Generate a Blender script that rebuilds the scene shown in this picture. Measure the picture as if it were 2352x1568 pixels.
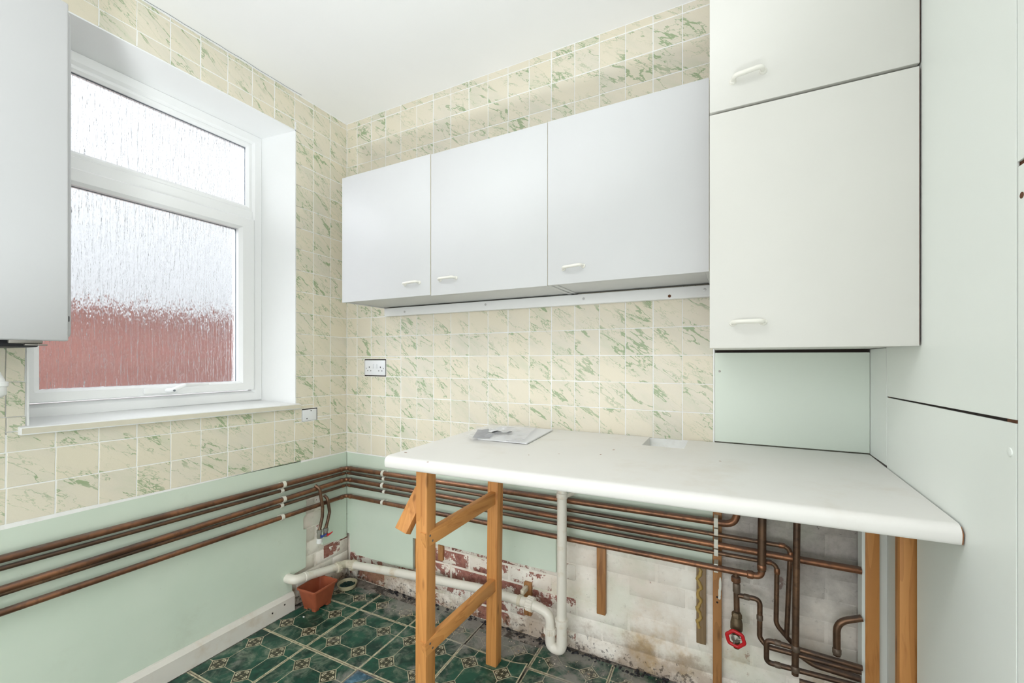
import bpy, bmesh, math, random
from mathutils import Vector, Matrix, noise as mnoise
R = math.radians
random.seed(7)
scene = bpy.context.scene
for _o in list(bpy.data.objects):
    bpy.data.objects.remove(_o)
COL = scene.collection

# ------------------------------------------------------------------ camera, sky, lamps, exposure
YAW = 0.477935
cd = bpy.data.cameras.new('camera')
cam = bpy.data.objects.new('camera', cd); COL.objects.link(cam)
cam.location = (2.01881, -1.78403, 1.265)
cam.rotation_euler = (math.pi / 2, 0, YAW)
cd.sensor_width = 36.0
cd.lens = 980.1 / 2352 * 36.0
cd.shift_y = 41.4 / 2352
cd.clip_start = 0.02
scene.camera = cam

scene.view_settings.view_transform = 'Standard'
scene.view_settings.look = 'None'
scene.view_settings.exposure = 0.20
scene.view_settings.gamma = 1.0
scene.view_settings.use_curve_mapping = False

world = bpy.data.worlds.new('overcast_sky'); scene.world = world
world.use_nodes = True
wnt = world.node_tree
wb = wnt.nodes['Background']
# overcast sky: about three times brighter overhead than at the horizon
_tc = wnt.nodes.new('ShaderNodeTexCoord'); _sp = wnt.nodes.new('ShaderNodeSeparateXYZ')
wnt.links.new(_tc.outputs['Generated'], _sp.inputs[0])
_mr = wnt.nodes.new('ShaderNodeMapRange')
_mr.inputs['From Min'].default_value = 0.0; _mr.inputs['From Max'].default_value = 1.0
_mr.inputs['To Min'].default_value = 0.66; _mr.inputs['To Max'].default_value = 1.98
wnt.links.new(_sp.outputs[2], _mr.inputs['Value']); wnt.links.new(_mr.outputs[0], wb.inputs['Strength'])
wb.inputs['Color'].default_value = (0.94, 0.97, 1.0, 1)

def area_lamp(name, loc, rot, sx, sy, power, color, spread=180):
    l = bpy.data.lights.new(name, 'AREA'); l.shape = 'RECTANGLE'
    l.size = sx; l.size_y = sy; l.energy = power; l.color = color; l.spread = R(spread)
    o = bpy.data.objects.new(name, l); COL.objects.link(o)
    o.location = loc; o.rotation_euler = rot
    return o
# hazy sun: soft, low in the sky, coming in through the textured window
_sl = bpy.data.lights.new('hazy_sun', 'SUN'); _sl.energy = 8.0; _sl.angle = R(22); _sl.color = (0.97, 0.985, 1.0)
_so = bpy.data.objects.new('hazy_sun', _sl); COL.objects.link(_so)
_so.rotation_euler = Vector((0.72, 0.62, -0.50)).to_track_quat('-Z', 'Y').to_euler()
# added fill light behind the camera; no window is known there
area_lamp('rear_fill_light', (1.2, -3.34, 1.45), (R(90), 0, 0), 2.1, 2.0, 7.5, (0.98, 0.985, 1.0))
area_lamp('low_fill_light', (1.2, -3.33, 0.62), (R(83), 0, 0), 1.9, 0.9, 3.6, (0.98, 0.985, 1.0), 76)  # added low fill for the lower wall; no glazed door stands here
area_lamp('overhead_fill_light', (1.25, -1.55, 2.60), (0, 0, 0), 1.2, 0.25, 5, (1.0, 0.985, 0.95))  # added overhead fill to brighten the worktop, not a known fitting
# added fill spot behind the camera, turned up to brighten the ceiling
_fl = bpy.data.lights.new('upward_fill_light', 'SPOT'); _fl.energy = 135; _fl.spot_size = R(74); _fl.spot_blend = 0.25; _fl.shadow_soft_size = 0.15; _fl.color = (0.93, 0.965, 1.0)
_fo = bpy.data.objects.new('upward_fill_light', _fl); COL.objects.link(_fo); _fo.location = (1.5, -2.2, 0.10)
_fo.rotation_euler = Vector((-0.15, 0.22, 1.0)).to_track_quat('-Z', 'Y').to_euler()

# ------------------------------------------------------------------ helpers
def s2l(c):
    c = c / 255.0
    return c / 12.92 if c <= 0.04045 else ((c + 0.055) / 1.055) ** 2.4
def S(r, g, b, a=1.0):
    return (s2l(r), s2l(g), s2l(b), a)

WL = {}          # world location of every object built (no rotation on parents)
def wloc(o):
    return WL.get(o.name, Vector((0, 0, 0)))
def tag(o, label=None, cat=None, group=None, kind=None):
    if label: o['label'] = label
    if cat: o['category'] = cat
    if group: o['group'] = group
    if kind: o['kind'] = kind
    return o
def empty(name, loc, label=None, cat=None, group=None, kind=None):
    o = bpy.data.objects.new(name, None); COL.objects.link(o)
    o.empty_display_size = 0.05
    o.location = loc; WL[o.name] = Vector(loc)
    return tag(o, label, cat, group, kind)
def link_mesh(name, bm, mat, parent=None, smooth=None, origin=None, normals=True):
    """one mesh object from a bmesh given in world coordinates"""
    if normals:
        bmesh.ops.recalc_face_normals(bm, faces=bm.faces)
    lo = Vector((1e9,) * 3); hi = Vector((-1e9,) * 3)
    for v in bm.verts:
        for i in range(3):
            lo[i] = min(lo[i], v.co[i]); hi[i] = max(hi[i], v.co[i])
    org = Vector(origin) if origin is not None else Vector(((lo[0] + hi[0]) / 2, (lo[1] + hi[1]) / 2, lo[2]))
    for v in bm.verts:
        v.co -= org
    me = bpy.data.meshes.new(name)
    bm.to_mesh(me); bm.free()
    mats = mat if isinstance(mat, (list, tuple)) else [mat]
    for m in mats:
        me.materials.append(m)
    if smooth is not None:
        for p in me.polygons:
            p.use_smooth = True
        me.set_sharp_from_angle(angle=R(smooth))
    o = bpy.data.objects.new(name, me); COL.objects.link(o)
    o.parent = parent
    o.location = org - (wloc(parent) if parent else Vector((0, 0, 0)))
    WL[o.name] = org
    return o
def place(name, me, loc, rot, parent):
    o = bpy.data.objects.new(name, me); COL.objects.link(o)
    o.parent = parent
    o.location = Vector(loc) - (wloc(parent) if parent else Vector((0, 0, 0)))
    o.rotation_euler = rot
    WL[o.name] = Vector(loc)
    return o
def bm_box(bm, lo, hi, bevel=0.0, seg=2, mat=None):
    """axis aligned box, optional rounded edges"""
    m = Matrix.Translation([(a + b) / 2 for a, b in zip(lo, hi)]) @ Matrix.Diagonal([abs(b - a) for a, b in zip(lo, hi)] + [1])
    r = bmesh.ops.create_cube(bm, size=1.0, matrix=m)
    if bevel > 0:
        vs = set(r['verts'])
        es = [e for e in bm.edges if e.verts[0] in vs and e.verts[1] in vs]
        bmesh.ops.bevel(bm, geom=es, offset=bevel, segments=seg, profile=0.5, affect='EDGES', clamp_overlap=True)
    return bm
def box(name, lo, hi, mat, parent=None, bevel=0.0, seg=2, smooth=None):
    bm = bmesh.new(); bm_box(bm, lo, hi, bevel, seg)
    return link_mesh(name, bm, mat, parent, smooth if smooth is not None else (40 if bevel > 0 else None))
def bm_hexa(bm, bottom, top):
    """box from four bottom and four top points in the same order"""
    vb = [bm.verts.new(p) for p in bottom]; vt = [bm.verts.new(p) for p in top]
    bm.faces.new(vb); bm.faces.new(vt)
    n = len(vb)
    for i in range(n):
        bm.faces.new((vb[i], vb[(i + 1) % n], vt[(i + 1) % n], vt[i]))
def bevel_all(bm, off, seg=2):
    bmesh.ops.recalc_face_normals(bm, faces=bm.faces)
    bmesh.ops.bevel(bm, geom=list(bm.edges), offset=off, segments=seg, profile=0.5, affect='EDGES', clamp_overlap=True)
def prism(name, pts, axis, a, b, mat, parent=None, bevel=0.0):
    """polygon (2D points) extruded along axis 0/1/2 between a and b; the 2D points are the other two axes in order"""
    def p3(p, t):
        l = list(p); l.insert(axis, t); return l
    bm = bmesh.new()
    bm_hexa(bm, [p3(p, a) for p in pts], [p3(p, b) for p in pts])
    if bevel: bevel_all(bm, bevel, 1)
    big = [f for f in bm.faces if len(f.verts) > 4]
    bmesh.ops.triangulate(bm, faces=big)
    return link_mesh(name, bm, mat, parent)
def beam(name, p0, p1, w, h, up, mat, parent=None, bevel=0.0015):
    """rectangular timber from p0 to p1; w across, h along 'up'"""
    p0 = Vector(p0); p1 = Vector(p1); d = (p1 - p0).normalized()
    u = Vector(up); u = (u - d * u.dot(d)).normalized(); s = d.cross(u)
    bm = bmesh.new()
    q = [(s * w / 2 * a + u * h / 2 * b) for a, b in ((-1, -1), (1, -1), (1, 1), (-1, 1))]
    bm_hexa(bm, [p0 + x for x in q], [p1 + x for x in q])
    if bevel: bevel_all(bm, bevel, 2)
    return link_mesh(name, bm, mat, parent, 40)
def fillet(pts, r, seg=6):
    pts = [Vector(p) for p in pts]
    rr = r if isinstance(r, (list, tuple)) else [r] * len(pts)
    out = [pts[0]]
    for i in range(1, len(pts) - 1):
        a, b, c = pts[i - 1], pts[i], pts[i + 1]
        d0 = (a - b); d1 = (c - b)
        ang = d0.angle(d1)
        t = min(rr[i] / max(math.tan(ang / 2), 1e-3), d0.length * 0.49, d1.length * 0.49)
        p = b + d0.normalized() * t; q = b + d1.normalized() * t
        for k in range(seg + 1):
            s = k / seg
            out.append((1 - s) ** 2 * p + 2 * s * (1 - s) * b + s * s * q)
    out.append(pts[-1])
    return out
def bm_tube(bm, pts, r, n=14, caps=True):
    pts = [Vector(p) for p in pts]
    rs = r if isinstance(r, (list, tuple)) else [r] * len(pts)
    t0 = (pts[1] - pts[0]).normalized()
    nrm = t0.orthogonal().normalized()
    rings = []; prev = t0
    for i, p in enumerate(pts):
        if i == 0: t = t0
        elif i == len(pts) - 1: t = (pts[i] - pts[i - 1]).normalized()
        else: t = ((pts[i + 1] - p).normalized() + (p - pts[i - 1]).normalized()).normalized()
        q = prev.rotation_difference(t); nrm = q @ nrm; prev = t
        nrm = (nrm - t * nrm.dot(t)).normalized(); bi = t.cross(nrm)
        rings.append([bm.verts.new(p + (nrm * math.cos(2 * math.pi * k / n) + bi * math.sin(2 * math.pi * k / n)) * rs[i]) for k in range(n)])
    for a, b in zip(rings, rings[1:]):
        for k in range(n):
            bm.faces.new((a[k], a[(k + 1) % n], b[(k + 1) % n], b[k]))
    if caps:
        bm.faces.new(rings[0]); bm.faces.new(rings[-1])
def tube(name, pts, r, mat, parent=None, n=14):
    bm = bmesh.new(); bm_tube(bm, pts, r, n)
    return link_mesh(name, bm, mat, parent, 50)
def lathe_bm(bm, prof, base, axis, n=24):
    """prof: list of (radius, distance along axis)"""
    base = Vector(base); ax = Vector(axis).normalized(); u = ax.orthogonal().normalized(); v = ax.cross(u)
    rings = []
    for r, h in prof:
        rings.append([bm.verts.new(base + ax * h + (u * math.cos(2 * math.pi * k / n) + v * math.sin(2 * math.pi * k / n)) * max(r, 1e-5)) for k in range(n)])
    for a, b in zip(rings, rings[1:]):
        for k in range(n):
            bm.faces.new((a[k], a[(k + 1) % n], b[(k + 1) % n], b[k]))
    bm.faces.new(rings[0]); bm.faces.new(rings[-1])
def lathe(name, prof, base, axis, mat, parent=None, n=24, smooth=40):
    bm = bmesh.new(); lathe_bm(bm, prof, base, axis, n)
    return link_mesh(name, bm, mat, parent, smooth)

# ------------------------------------------------------------------ materials
class M:
    """small node builder"""
    def __init__(s, name):
        s.mat = bpy.data.materials.new(name); s.mat.use_nodes = True
        s.nt = s.mat.node_tree; s.b = s.nt.nodes['Principled BSDF']
        s.out = s.nt.nodes['Material Output']
    def n(s, t, **kw):
        o = s.nt.nodes.new(t)
        for k, v in kw.items(): setattr(o, k, v)
        return o
    def put(s, sock, v):
        if hasattr(v, 'is_output') or isinstance(v, bpy.types.NodeSocket): s.nt.links.new(v, sock)
        else: sock.default_value = v
    def math(s, op, a, b=0.0, c=None, clamp=False):
        o = s.n('ShaderNodeMath', operation=op, use_clamp=clamp)
        s.put(o.inputs[0], a); s.put(o.inputs[1], b)
        if c is not None: s.put(o.inputs[2], c)
        return o.outputs[0]
    def vmath(s, op, a, b=None, scale=None):
        o = s.n('ShaderNodeVectorMath', operation=op)
        s.put(o.inputs[0], a)
        if b is not None: s.put(o.inputs[1], b)
        if scale is not None: s.put(o.inputs['Scale'], scale)
        return o.outputs[0]
    def obj(s): return s.n('ShaderNodeTexCoord').outputs['Object']
    def pos(s): return s.n('ShaderNodeNewGeometry').outputs['Position']
    def rnd(s): return s.n('ShaderNodeObjectInfo').outputs['Random']
    def mapping(s, v, scale=(1, 1, 1), rot=(0, 0, 0), loc=(0, 0, 0)):
        o = s.n('ShaderNodeMapping'); s.put(o.inputs['Vector'], v)
        o.inputs['Scale'].default_value = scale; o.inputs['Rotation'].default_value = rot; o.inputs['Location'].default_value = loc
        return o.outputs[0]
    def noise(s, v, scale, detail=3.0, rough=0.5, dist=0.0):
        o = s.n('ShaderNodeTexNoise'); s.put(o.inputs['Vector'], v)
        o.inputs['Scale'].default_value = scale; o.inputs['Detail'].default_value = detail
        o.inputs['Roughness'].default_value = rough; o.inputs['Distortion'].default_value = dist
        return o.outputs['Fac']
    def ramp(s, f, a, b, lo=0.0, hi=1.0, smooth=True):
        o = s.n('ShaderNodeMapRange'); o.interpolation_type = 'SMOOTHSTEP' if smooth else 'LINEAR'
        s.put(o.inputs['Value'], f); s.put(o.inputs['From Min'], a); s.put(o.inputs['From Max'], b)
        s.put(o.inputs['To Min'], lo); s.put(o.inputs['To Max'], hi)
        return o.outputs[0]
    def mix(s, f, a, b):
        o = s.n('ShaderNodeMix', data_type='RGBA'); s.put(o.inputs['Factor'], f)
        s.put(o.inputs['A'], a); s.put(o.inputs['B'], b)
        return o.outputs['Result']
    def sep(s, v):
        o = s.n('ShaderNodeSeparateXYZ'); s.put(o.inputs[0], v); return o.outputs
    def comb(s, x, y, z):
        o = s.n('ShaderNodeCombineXYZ'); s.put(o.inputs[0], x); s.put(o.inputs[1], y); s.put(o.inputs[2], z); return o.outputs[0]
    def bump(s, h, strength=0.3, dist=0.002):
        o = s.n('ShaderNodeBump'); o.inputs['Strength'].default_value = strength; o.inputs['Distance'].default_value = dist
        s.put(o.inputs['Height'], h); s.nt.links.new(o.outputs[0], s.b.inputs['Normal'])
        return o.outputs[0]
    def set(s, color=None, rough=None, metal=None, spec=None, **kw):
        if color is not None: s.put(s.b.inputs['Base Color'], color)
        if rough is not None: s.put(s.b.inputs['Roughness'], rough)
        if metal is not None: s.put(s.b.inputs['Metallic'], metal)
        if spec is not None: s.put(s.b.inputs['Specular IOR Level'], spec)
        for k, v in kw.items(): s.put(s.b.inputs[k], v)
        return s.mat

def mat_plain(name, col, rough=0.5, metal=0.0, var=0.04, scale=6.0, dirt=None, dirt_amt=0.0, dirt_scale=8.0, bump=0.0, bscale=200.0, spec=0.5):
    m = M(name); p = m.obj()
    n = m.noise(p, scale, 4)
    c = m.mix(m.ramp(n, 0.3, 0.7), tuple(x * (1 - var) for x in col[:3]) + (1,), col)
    if dirt:
        d = m.math('MULTIPLY', m.ramp(m.noise(p, dirt_scale, 6, 0.65), 0.52, 0.75), dirt_amt)
        c = m.mix(d, c, dirt)
    if bump: m.bump(m.noise(p, bscale, 3), bump, 0.001)
    return m.set(c, rough, metal, spec)

def mat_wall_tile():
    m = M('marbled_tile_glaze')
    o = m.obj(); r = m.rnd()
    x = m.sep(o)[0]; z = m.sep(o)[2]
    big = m.n('ShaderNodeTexWhiteNoise', noise_dimensions='1D'); m.put(big.inputs['W'], r)
    off = m.vmath('SCALE', big.outputs['Color'], scale=37.0)
    # vein space: rotated so the strokes fall towards the right
    p = m.comb(x, 0.0, z)
    p = m.mapping(p, rot=(0, R(-36), 0))
    p = m.vmath('ADD', m.mapping(p, scale=(0.48, 1, 1.6)), off)
    warp = m.n('ShaderNodeTexNoise'); m.put(warp.inputs['Vector'], p); warp.inputs['Scale'].default_value = 22; warp.inputs['Detail'].default_value = 3
    wv = m.vmath('SCALE', m.vmath('SUBTRACT', warp.outputs['Color'], (0.5, 0.5, 0.5)), scale=0.03)
    pw = m.vmath('ADD', p, wv)
    n1 = m.noise(pw, 8.5, 5.0, 0.6)
    ridge = m.math('ABSOLUTE', m.math('SUBTRACT', n1, 0.5))
    width = m.ramp(m.noise(p, 13.0, 3, 0.6), 0.42, 0.74, 0.001, 0.024)
    vein = m.ramp(ridge, width, m.math('ADD', width, 0.010), 1.0, 0.0)
    vein = m.math('MULTIPLY', vein, m.ramp(m.noise(p, 7.0, 2), 0.40, 0.54))
    n2 = m.noise(pw, 21.0, 4.0, 0.6)
    fine = m.math('MULTIPLY', m.ramp(m.math('ABSOLUTE', m.math('SUBTRACT', n2, 0.5)), 0.004, 0.018, 1, 0), m.ramp(m.noise(p, 10.0, 2), 0.46, 0.6))
    wash = m.math('MULTIPLY', m.ramp(m.noise(pw, 7.0, 5, 0.65), 0.48, 0.72), 0.5)
    speck = m.noise(o, 500.0, 2)
    base = m.mix(m.ramp(m.noise(p, 7.0, 2), 0.35, 0.65), S(234, 227, 209), S(228, 222, 208))
    base = m.mix(m.math('MULTIPLY', m.ramp(r, 0.0, 1.0, smooth=False), 0.4), base, S(236, 226, 200))
    base = m.mix(m.math('MULTIPLY', m.ramp(speck, 0.4, 0.7), 0.08), base, S(205, 190, 155))
    c = m.mix(wash, base, S(208, 213, 186))
    c = m.mix(m.math('MULTIPLY', fine, 0.55), c, S(170, 186, 148))
    c = m.mix(m.math('MULTIPLY', vein, 0.85), c, S(152, 173, 130))
    return m.set(c, 0.36, 0, 0.4)

def mat_floor_tile(name='vinyl_tile_print', green=True):
    m = M(name)
    o = m.obj(); sx = m.sep(o)[0]; sy = m.sep(o)[1]
    r = m.rnd()
    T = 0.155; H = 0.042
    def cellc(v):
        # distance of v to nearest dot centre (dots sit at +-T/2 of the tile centre)
        a = m.math('ABSOLUTE', v)
        return m.math('SUBTRACT', a, T / 2)
    ux = cellc(sx); uy = cellc(sy)
    ax = m.math('ABSOLUTE', ux); ay = m.math('ABSOLUTE', uy)
    man = m.math('ADD', ax, ay)
    lw = 0.0016
    dot = m.math('LESS_THAN', man, H)
    dl = m.math('LESS_THAN', m.math('ABSOLUTE', m.math('SUBTRACT', man, H)), lw * 1.5)
    ln = m.math('LESS_THAN', m.math('MINIMUM', ax, ay), lw)
    ln = m.math('MULTIPLY', ln, m.math('GREATER_THAN', man, H))
    # tile edge line
    eb = m.math('GREATER_THAN', m.math('MAXIMUM', m.math('ABSOLUTE', sx), m.math('ABSOLUTE', sy)), 0.1515)
    line = m.math('MAXIMUM', m.math('MAXIMUM', dl, ln), eb)
    # scrolls in the dot: four rings and a small star, in the dot's own diagonal axes
    d1 = m.math('ABSOLUTE', m.math('MULTIPLY', m.math('ADD', ux, uy), 0.7071))
    d2 = m.math('ABSOLUTE', m.math('MULTIPLY', m.math('SUBTRACT', ux, uy), 0.7071))
    q1 = m.math('SUBTRACT', d1, 0.0142); q2 = m.math('SUBTRACT', d2, 0.0142)
    rad = m.math('SQRT', m.math('ADD', m.math('MULTIPLY', q1, q1), m.math('MULTIPLY', q2, q2)))
    ring = m.math('LESS_THAN', m.math('ABSOLUTE', m.math('SUBTRACT', rad, 0.0078)), 0.0026)
    core = m.math('LESS_THAN', rad, 0.0027)
    cut = m.math('GREATER_THAN', m.math('ADD', q1, q2), -0.0045)
    star = m.math('LESS_THAN', m.math('MULTIPLY', ax, ay), 0.000004)
    star = m.math('MULTIPLY', star, m.math('LESS_THAN', man, 0.016))
    scroll = m.math('MAXIMUM', m.math('MAXIMUM', m.math('MULTIPLY', ring, cut), core), star)
    big = m.n('ShaderNodeTexWhiteNoise', noise_dimensions='1D'); m.put(big.inputs['W'], r)
    p = m.vmath('ADD', o, m.vmath('SCALE', big.outputs['Color'], scale=9.0))
    n = m.noise(p, 11.0, 6, 0.62, 0.6)
    # print: each octagon clouded pale, green around
    g = m.mix(m.ramp(n, 0.36, 0.64), S(8, 48, 41) if green else S(34, 66, 84), S(32, 84, 67) if green else S(66, 106, 128))
    g = m.mix(m.math('MULTIPLY', m.ramp(m.noise(p, 13.0, 7, 0.7, 0.5), 0.47, 0.70), 0.9), g, S(128, 140, 122) if green else S(130, 170, 195))
    cream = m.mix(m.ramp(m.noise(p, 60.0, 3), 0.35, 0.7), S(206, 198, 170), S(158, 150, 124))
    c = m.mix(dot, g, S(62, 62, 48))
    c = m.mix(m.math('MULTIPLY', dot, scroll), c, cream)
    c = m.mix(line, c, cream)
    # plaster dust trodden into the tiles, more of it near the stripped wall
    w = m.pos(); wy = m.sep(w)[1]; wx = m.sep(w)[0]
    dn = m.noise(w, 6.0, 7, 0.68, 0.4)
    near = m.ramp(wy, -0.35, 0.02, 0.0, 0.15)
    mid = m.ramp(wx, 0.3, 0.75, -0.01, 0.035)
    dust = m.ramp(m.math('ADD', m.math('ADD', dn, near), mid), 0.57, 0.74)
    c = m.mix(m.math('MULTIPLY', dust, 0.8), c, S(158, 154, 148))
    m.bump(m.noise(o, 120.0, 4), 0.08, 0.001)
    return m.set(c, m.ramp(dust, 0, 1, 0.38, 0.8), 0, 0.4)

def mat_wood(name, axis, light, dark, grain=1.0, knots=True, rough=0.5):
    m = M(name); o = m.obj(); r = m.rnd()
    off = m.comb(m.math('MULTIPLY', r, 7.3), m.math('MULTIPLY', r, 3.1), m.math('MULTIPLY', r, 11.7))
    sc = [1.0, 1.0, 1.0]; sc[axis] = 0.055
    p = m.mapping(m.vmath('ADD', o, off), scale=sc)
    warp = m.noise(m.mapping(m.vmath('ADD', o, off), scale=[(0.35 if i == axis else 1.0) for i in range(3)]), 14.0, 2)
    n = m.noise(m.vmath('ADD', p, m.comb(m.math('MULTIPLY', warp, 0.03), m.math('MULTIPLY', warp, 0.02), 0.0)), 55.0 * grain, 4, 0.6)
    ring = m.math('FRACT', m.math('MULTIPLY', m.noise(p, 13.0, 1.5), 9.0))
    c = m.mix(m.ramp(ring, 0.0, 1.0, smooth=False), light, tuple(a * 0.7 + b * 0.3 for a, b in zip(light, dark)))
    c = m.mix(m.math('MULTIPLY', m.ramp(n, 0.5, 0.72), 0.6), c, dark)
    if knots:
        sk = [22.0, 22.0, 22.0]; sk[axis] = 6.0
        v = m.n('ShaderNodeTexVoronoi'); v.inputs['Scale'].default_value = 1.0
        m.put(v.inputs['Vector'], m.mapping(m.vmath('ADD', o, off), scale=sk))
        c = m.mix(m.math('MULTIPLY', m.ramp(v.outputs['Distance'], 0.06, 0.2, 1, 0), 0.6), c, tuple(x * 0.5 for x in dark[:3]) + (1,))
    m.bump(n, 0.12, 0.001)
    return m.set(c, rough, 0, 0.35)

def mat_copper(name, lo, hi, dark):
    m = M(name); o = m.pos()
    n = m.noise(o, 6.0, 4, 0.6); n2 = m.noise(o, 45.0, 5, 0.65)
    c = m.mix(m.ramp(n, 0.34, 0.66), lo, hi)
    c = m.mix(m.math('MULTIPLY', m.ramp(n2, 0.48, 0.72), 0.5), c, dark)
    up = m.sep(m.n('ShaderNodeNewGeometry').outputs['Normal'])[2]
    dustm = m.math('MULTIPLY', m.ramp(up, 0.35, 0.95), m.ramp(n2, 0.3, 0.7, 0.35, 0.75))
    c = m.mix(dustm, c, S(104, 96, 92))
    return m.set(c, m.ramp(n2, 0.3, 0.7, 0.32, 0.5), m.ramp(dustm, 0, 1, 0.75, 0.0), 0.5)

def mat_brick(name, bare):
    """old brick under flaking whitewash; 'bare' = share of the wash that is gone"""
    m = M(name); w = m.pos(); r = m.rnd()
    n = m.noise(w, 9.0, 8, 0.72, 0.3)
    n2 = m.noise(w, 38.0, 6, 0.7)
    brick = m.mix(m.ramp(n2, 0.35, 0.65), S(132, 84, 76), S(172, 120, 108))
    white = m.mix(m.ramp(m.noise(w, 5.0, 5, 0.6), 0.35, 0.65), S(250, 245, 236), S(236, 226, 214))
    white = m.mix(m.math('MULTIPLY', m.ramp(n2, 0.56, 0.75), 0.5), white, S(176, 164, 156))
    bl = m.math('ADD', m.math('ADD', n, m.math('MULTIPLY', m.math('SUBTRACT', n2, 0.5), 0.35)), m.math('MULTIPLY', m.math('SUBTRACT', r, 0.5), 0.16))
    c = m.mix(m.ramp(bl, 0.62 - bare, 0.66 - bare), white, brick)
    wxx = m.sep(w)
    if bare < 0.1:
        cem_shade = m.math('MULTIPLY', m.ramp(m.math('ADD', wxx[0], m.math('MULTIPLY', n, 0.25)), 2.02, 2.20), m.ramp(m.math('ADD', wxx[2], m.math('MULTIPLY', n, 0.3)), 0.42, 0.70))  # grey bare cement, with the worktop's shade also put into the colour
        c = m.mix(m.math('MULTIPLY', cem_shade, 0.75), c, m.mix(m.ramp(n2, 0.35, 0.65), S(166, 160, 156), S(140, 134, 130)))
        och = m.math('MULTIPLY', m.ramp(m.noise(w, 5.0, 6, 0.65), 0.52, 0.70), m.ramp(wxx[2], 0.05, 0.35, 0.75, 0.0))
        c = m.mix(och, c, S(196, 164, 108))
        grn = m.math('MULTIPLY', m.ramp(m.noise(m.mapping(w, loc=(3, 1, 7)), 3.5, 5, 0.6), 0.50, 0.66), 0.35)
        c = m.mix(grn, c, S(208, 216, 192))
    # damp rising from the floor: brown stain and black specks
    wz = m.sep(w)[2]
    damp = m.math('ADD', m.ramp(wz, -0.02, 0.20, 0.26, 0.0), m.noise(w, 7.0, 6, 0.7))
    c = m.mix(m.math('MULTIPLY', m.ramp(damp, 0.60, 0.80), 0.55), c, S(150, 122, 92))
    spk = m.math('ADD', m.ramp(wz, -0.02, 0.10, 0.16, 0.0), m.noise(w, 45.0, 5, 0.7))
    c = m.mix(m.math('MULTIPLY', m.ramp(spk, 0.66, 0.74), 0.7), c, S(70, 58, 52))
    m.bump(m.math('ADD', n, m.math('MULTIPLY', n2, 0.5)), 0.5, 0.004)
    return m.set(c, 0.9, 0, 0.2)

def mat_green_paint():
    m = M('pale_green_gloss_board'); w = m.pos()
    n = m.noise(w, 2.5, 4)
    c = m.mix(m.ramp(n, 0.3, 0.7), S(208, 222, 206), S(216, 228, 213))
    sp = m.noise(w, 42.0, 5, 0.7)
    c = m.mix(m.math('MULTIPLY', m.ramp(sp, 0.68, 0.75), 0.6), c, S(140, 135, 105))
    gr = m.noise(w, 4.0, 7, 0.7)
    c = m.mix(m.math('MULTIPLY', m.ramp(gr, 0.55, 0.8), 0.25), c, S(170, 172, 150))
    return m.set(c, 0.42, 0, 0.4)

def mat_floor_base():
    m = M('dirty_concrete_screed'); w = m.pos()
    n = m.noise(w, 14.0, 7, 0.7)
    c = m.mix(m.ramp(n, 0.35, 0.65), S(112, 106, 100), S(168, 160, 152))
    b = m.noise(w, 22.0, 6, 0.7)
    c = m.mix(m.math('MULTIPLY', m.ramp(b, 0.5, 0.6), 0.75), c, S(58, 54, 52))
    m.bump(n, 0.6, 0.004)
    return m.set(c, 0.9, 0, 0.2)

def mat_outside_brick():
    m = M('outside_red_brick')
    b = m.n('ShaderNodeTexBrick'); m.put(b.inputs['Vector'], m.mapping(m.pos(), rot=(R(90), 0, R(90))))
    b.inputs['Color1'].default_value = S(160, 112, 105); b.inputs['Color2'].default_value = S(142, 98, 92); b.inputs['Mortar'].default_value = S(164, 138, 132)
    b.inputs['Scale'].default_value = 1.0; b.inputs['Brick Width'].default_value = 0.225; b.inputs['Row Height'].default_value = 0.075; b.inputs['Mortar Size'].default_value = 0.008
    return m.set(b.outputs['Color'], 0.9, 0, 0.2)

def mat_glass():
    m = M('rain_textured_glass'); o = m.obj()
    nt = m.nt
    nt.nodes.remove(m.b)
    g = m.n('ShaderNodeBsdfGlass'); g.inputs['Roughness'].default_value = 0.14; g.inputs['IOR'].default_value = 1.45
    g.inputs['Color'].default_value = (0.98, 0.99, 1.0, 1)
    n = m.noise(m.mapping(o, scale=(1, 1.0, 0.07)), 130.0, 3, 0.6, 0.6)
    n2 = m.noise(m.mapping(o, scale=(1, 1.0, 0.4)), 60.0, 2)
    h = m.math('ADD', n, m.math('MULTIPLY', n2, 0.6))
    bp = m.n('ShaderNodeBump'); bp.inputs['Strength'].default_value = 0.9; bp.inputs['Distance'].default_value = 0.006
    m.put(bp.inputs['Height'], h); nt.links.new(bp.outputs[0], g.inputs['Normal'])
    nt.links.new(g.outputs[0], m.out.inputs['Surface'])
    return m.mat

MT = {}
MT['tile'] = mat_wall_tile()
MT['grout'] = mat_plain('white_grout', S(250, 250, 248), 0.8, var=0.04, scale=30, dirt=S(205, 198, 180), dirt_amt=0.35, dirt_scale=14)
MT['plaster'] = mat_plain('white_ceiling_paint', S(250, 250, 249), 0.9, var=0.015, scale=3, bump=0.15, bscale=60)
MT['laminate'] = mat_plain('white_laminate', S(213, 214, 215), 0.45, var=0.01, bump=0.03, bscale=400)
MT['laminate_cream'] = mat_plain('warm_white_laminate', S(227, 226, 220), 0.45, var=0.012, bump=0.04, bscale=300)
MT['laminate_edge'] = mat_plain('cabinet_edging_strip', S(226, 216, 190), 0.5)
MT['panel'] = mat_plain('painted_hardboard', S(243, 248, 243), 0.42, var=0.02, scale=2, bump=0.03, bscale=120)
MT['alcove'] = mat_plain('alcove_board_paint', S(224, 234, 222), 0.4, var=0.02, scale=2)
MT['green'] = mat_green_paint()
MT['upvc'] = mat_plain('white_upvc', S(249, 250, 251), 0.28, var=0.01)
MT['gasket'] = mat_plain('grey_rubber_gasket', S(120, 128, 136), 0.6)
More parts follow.
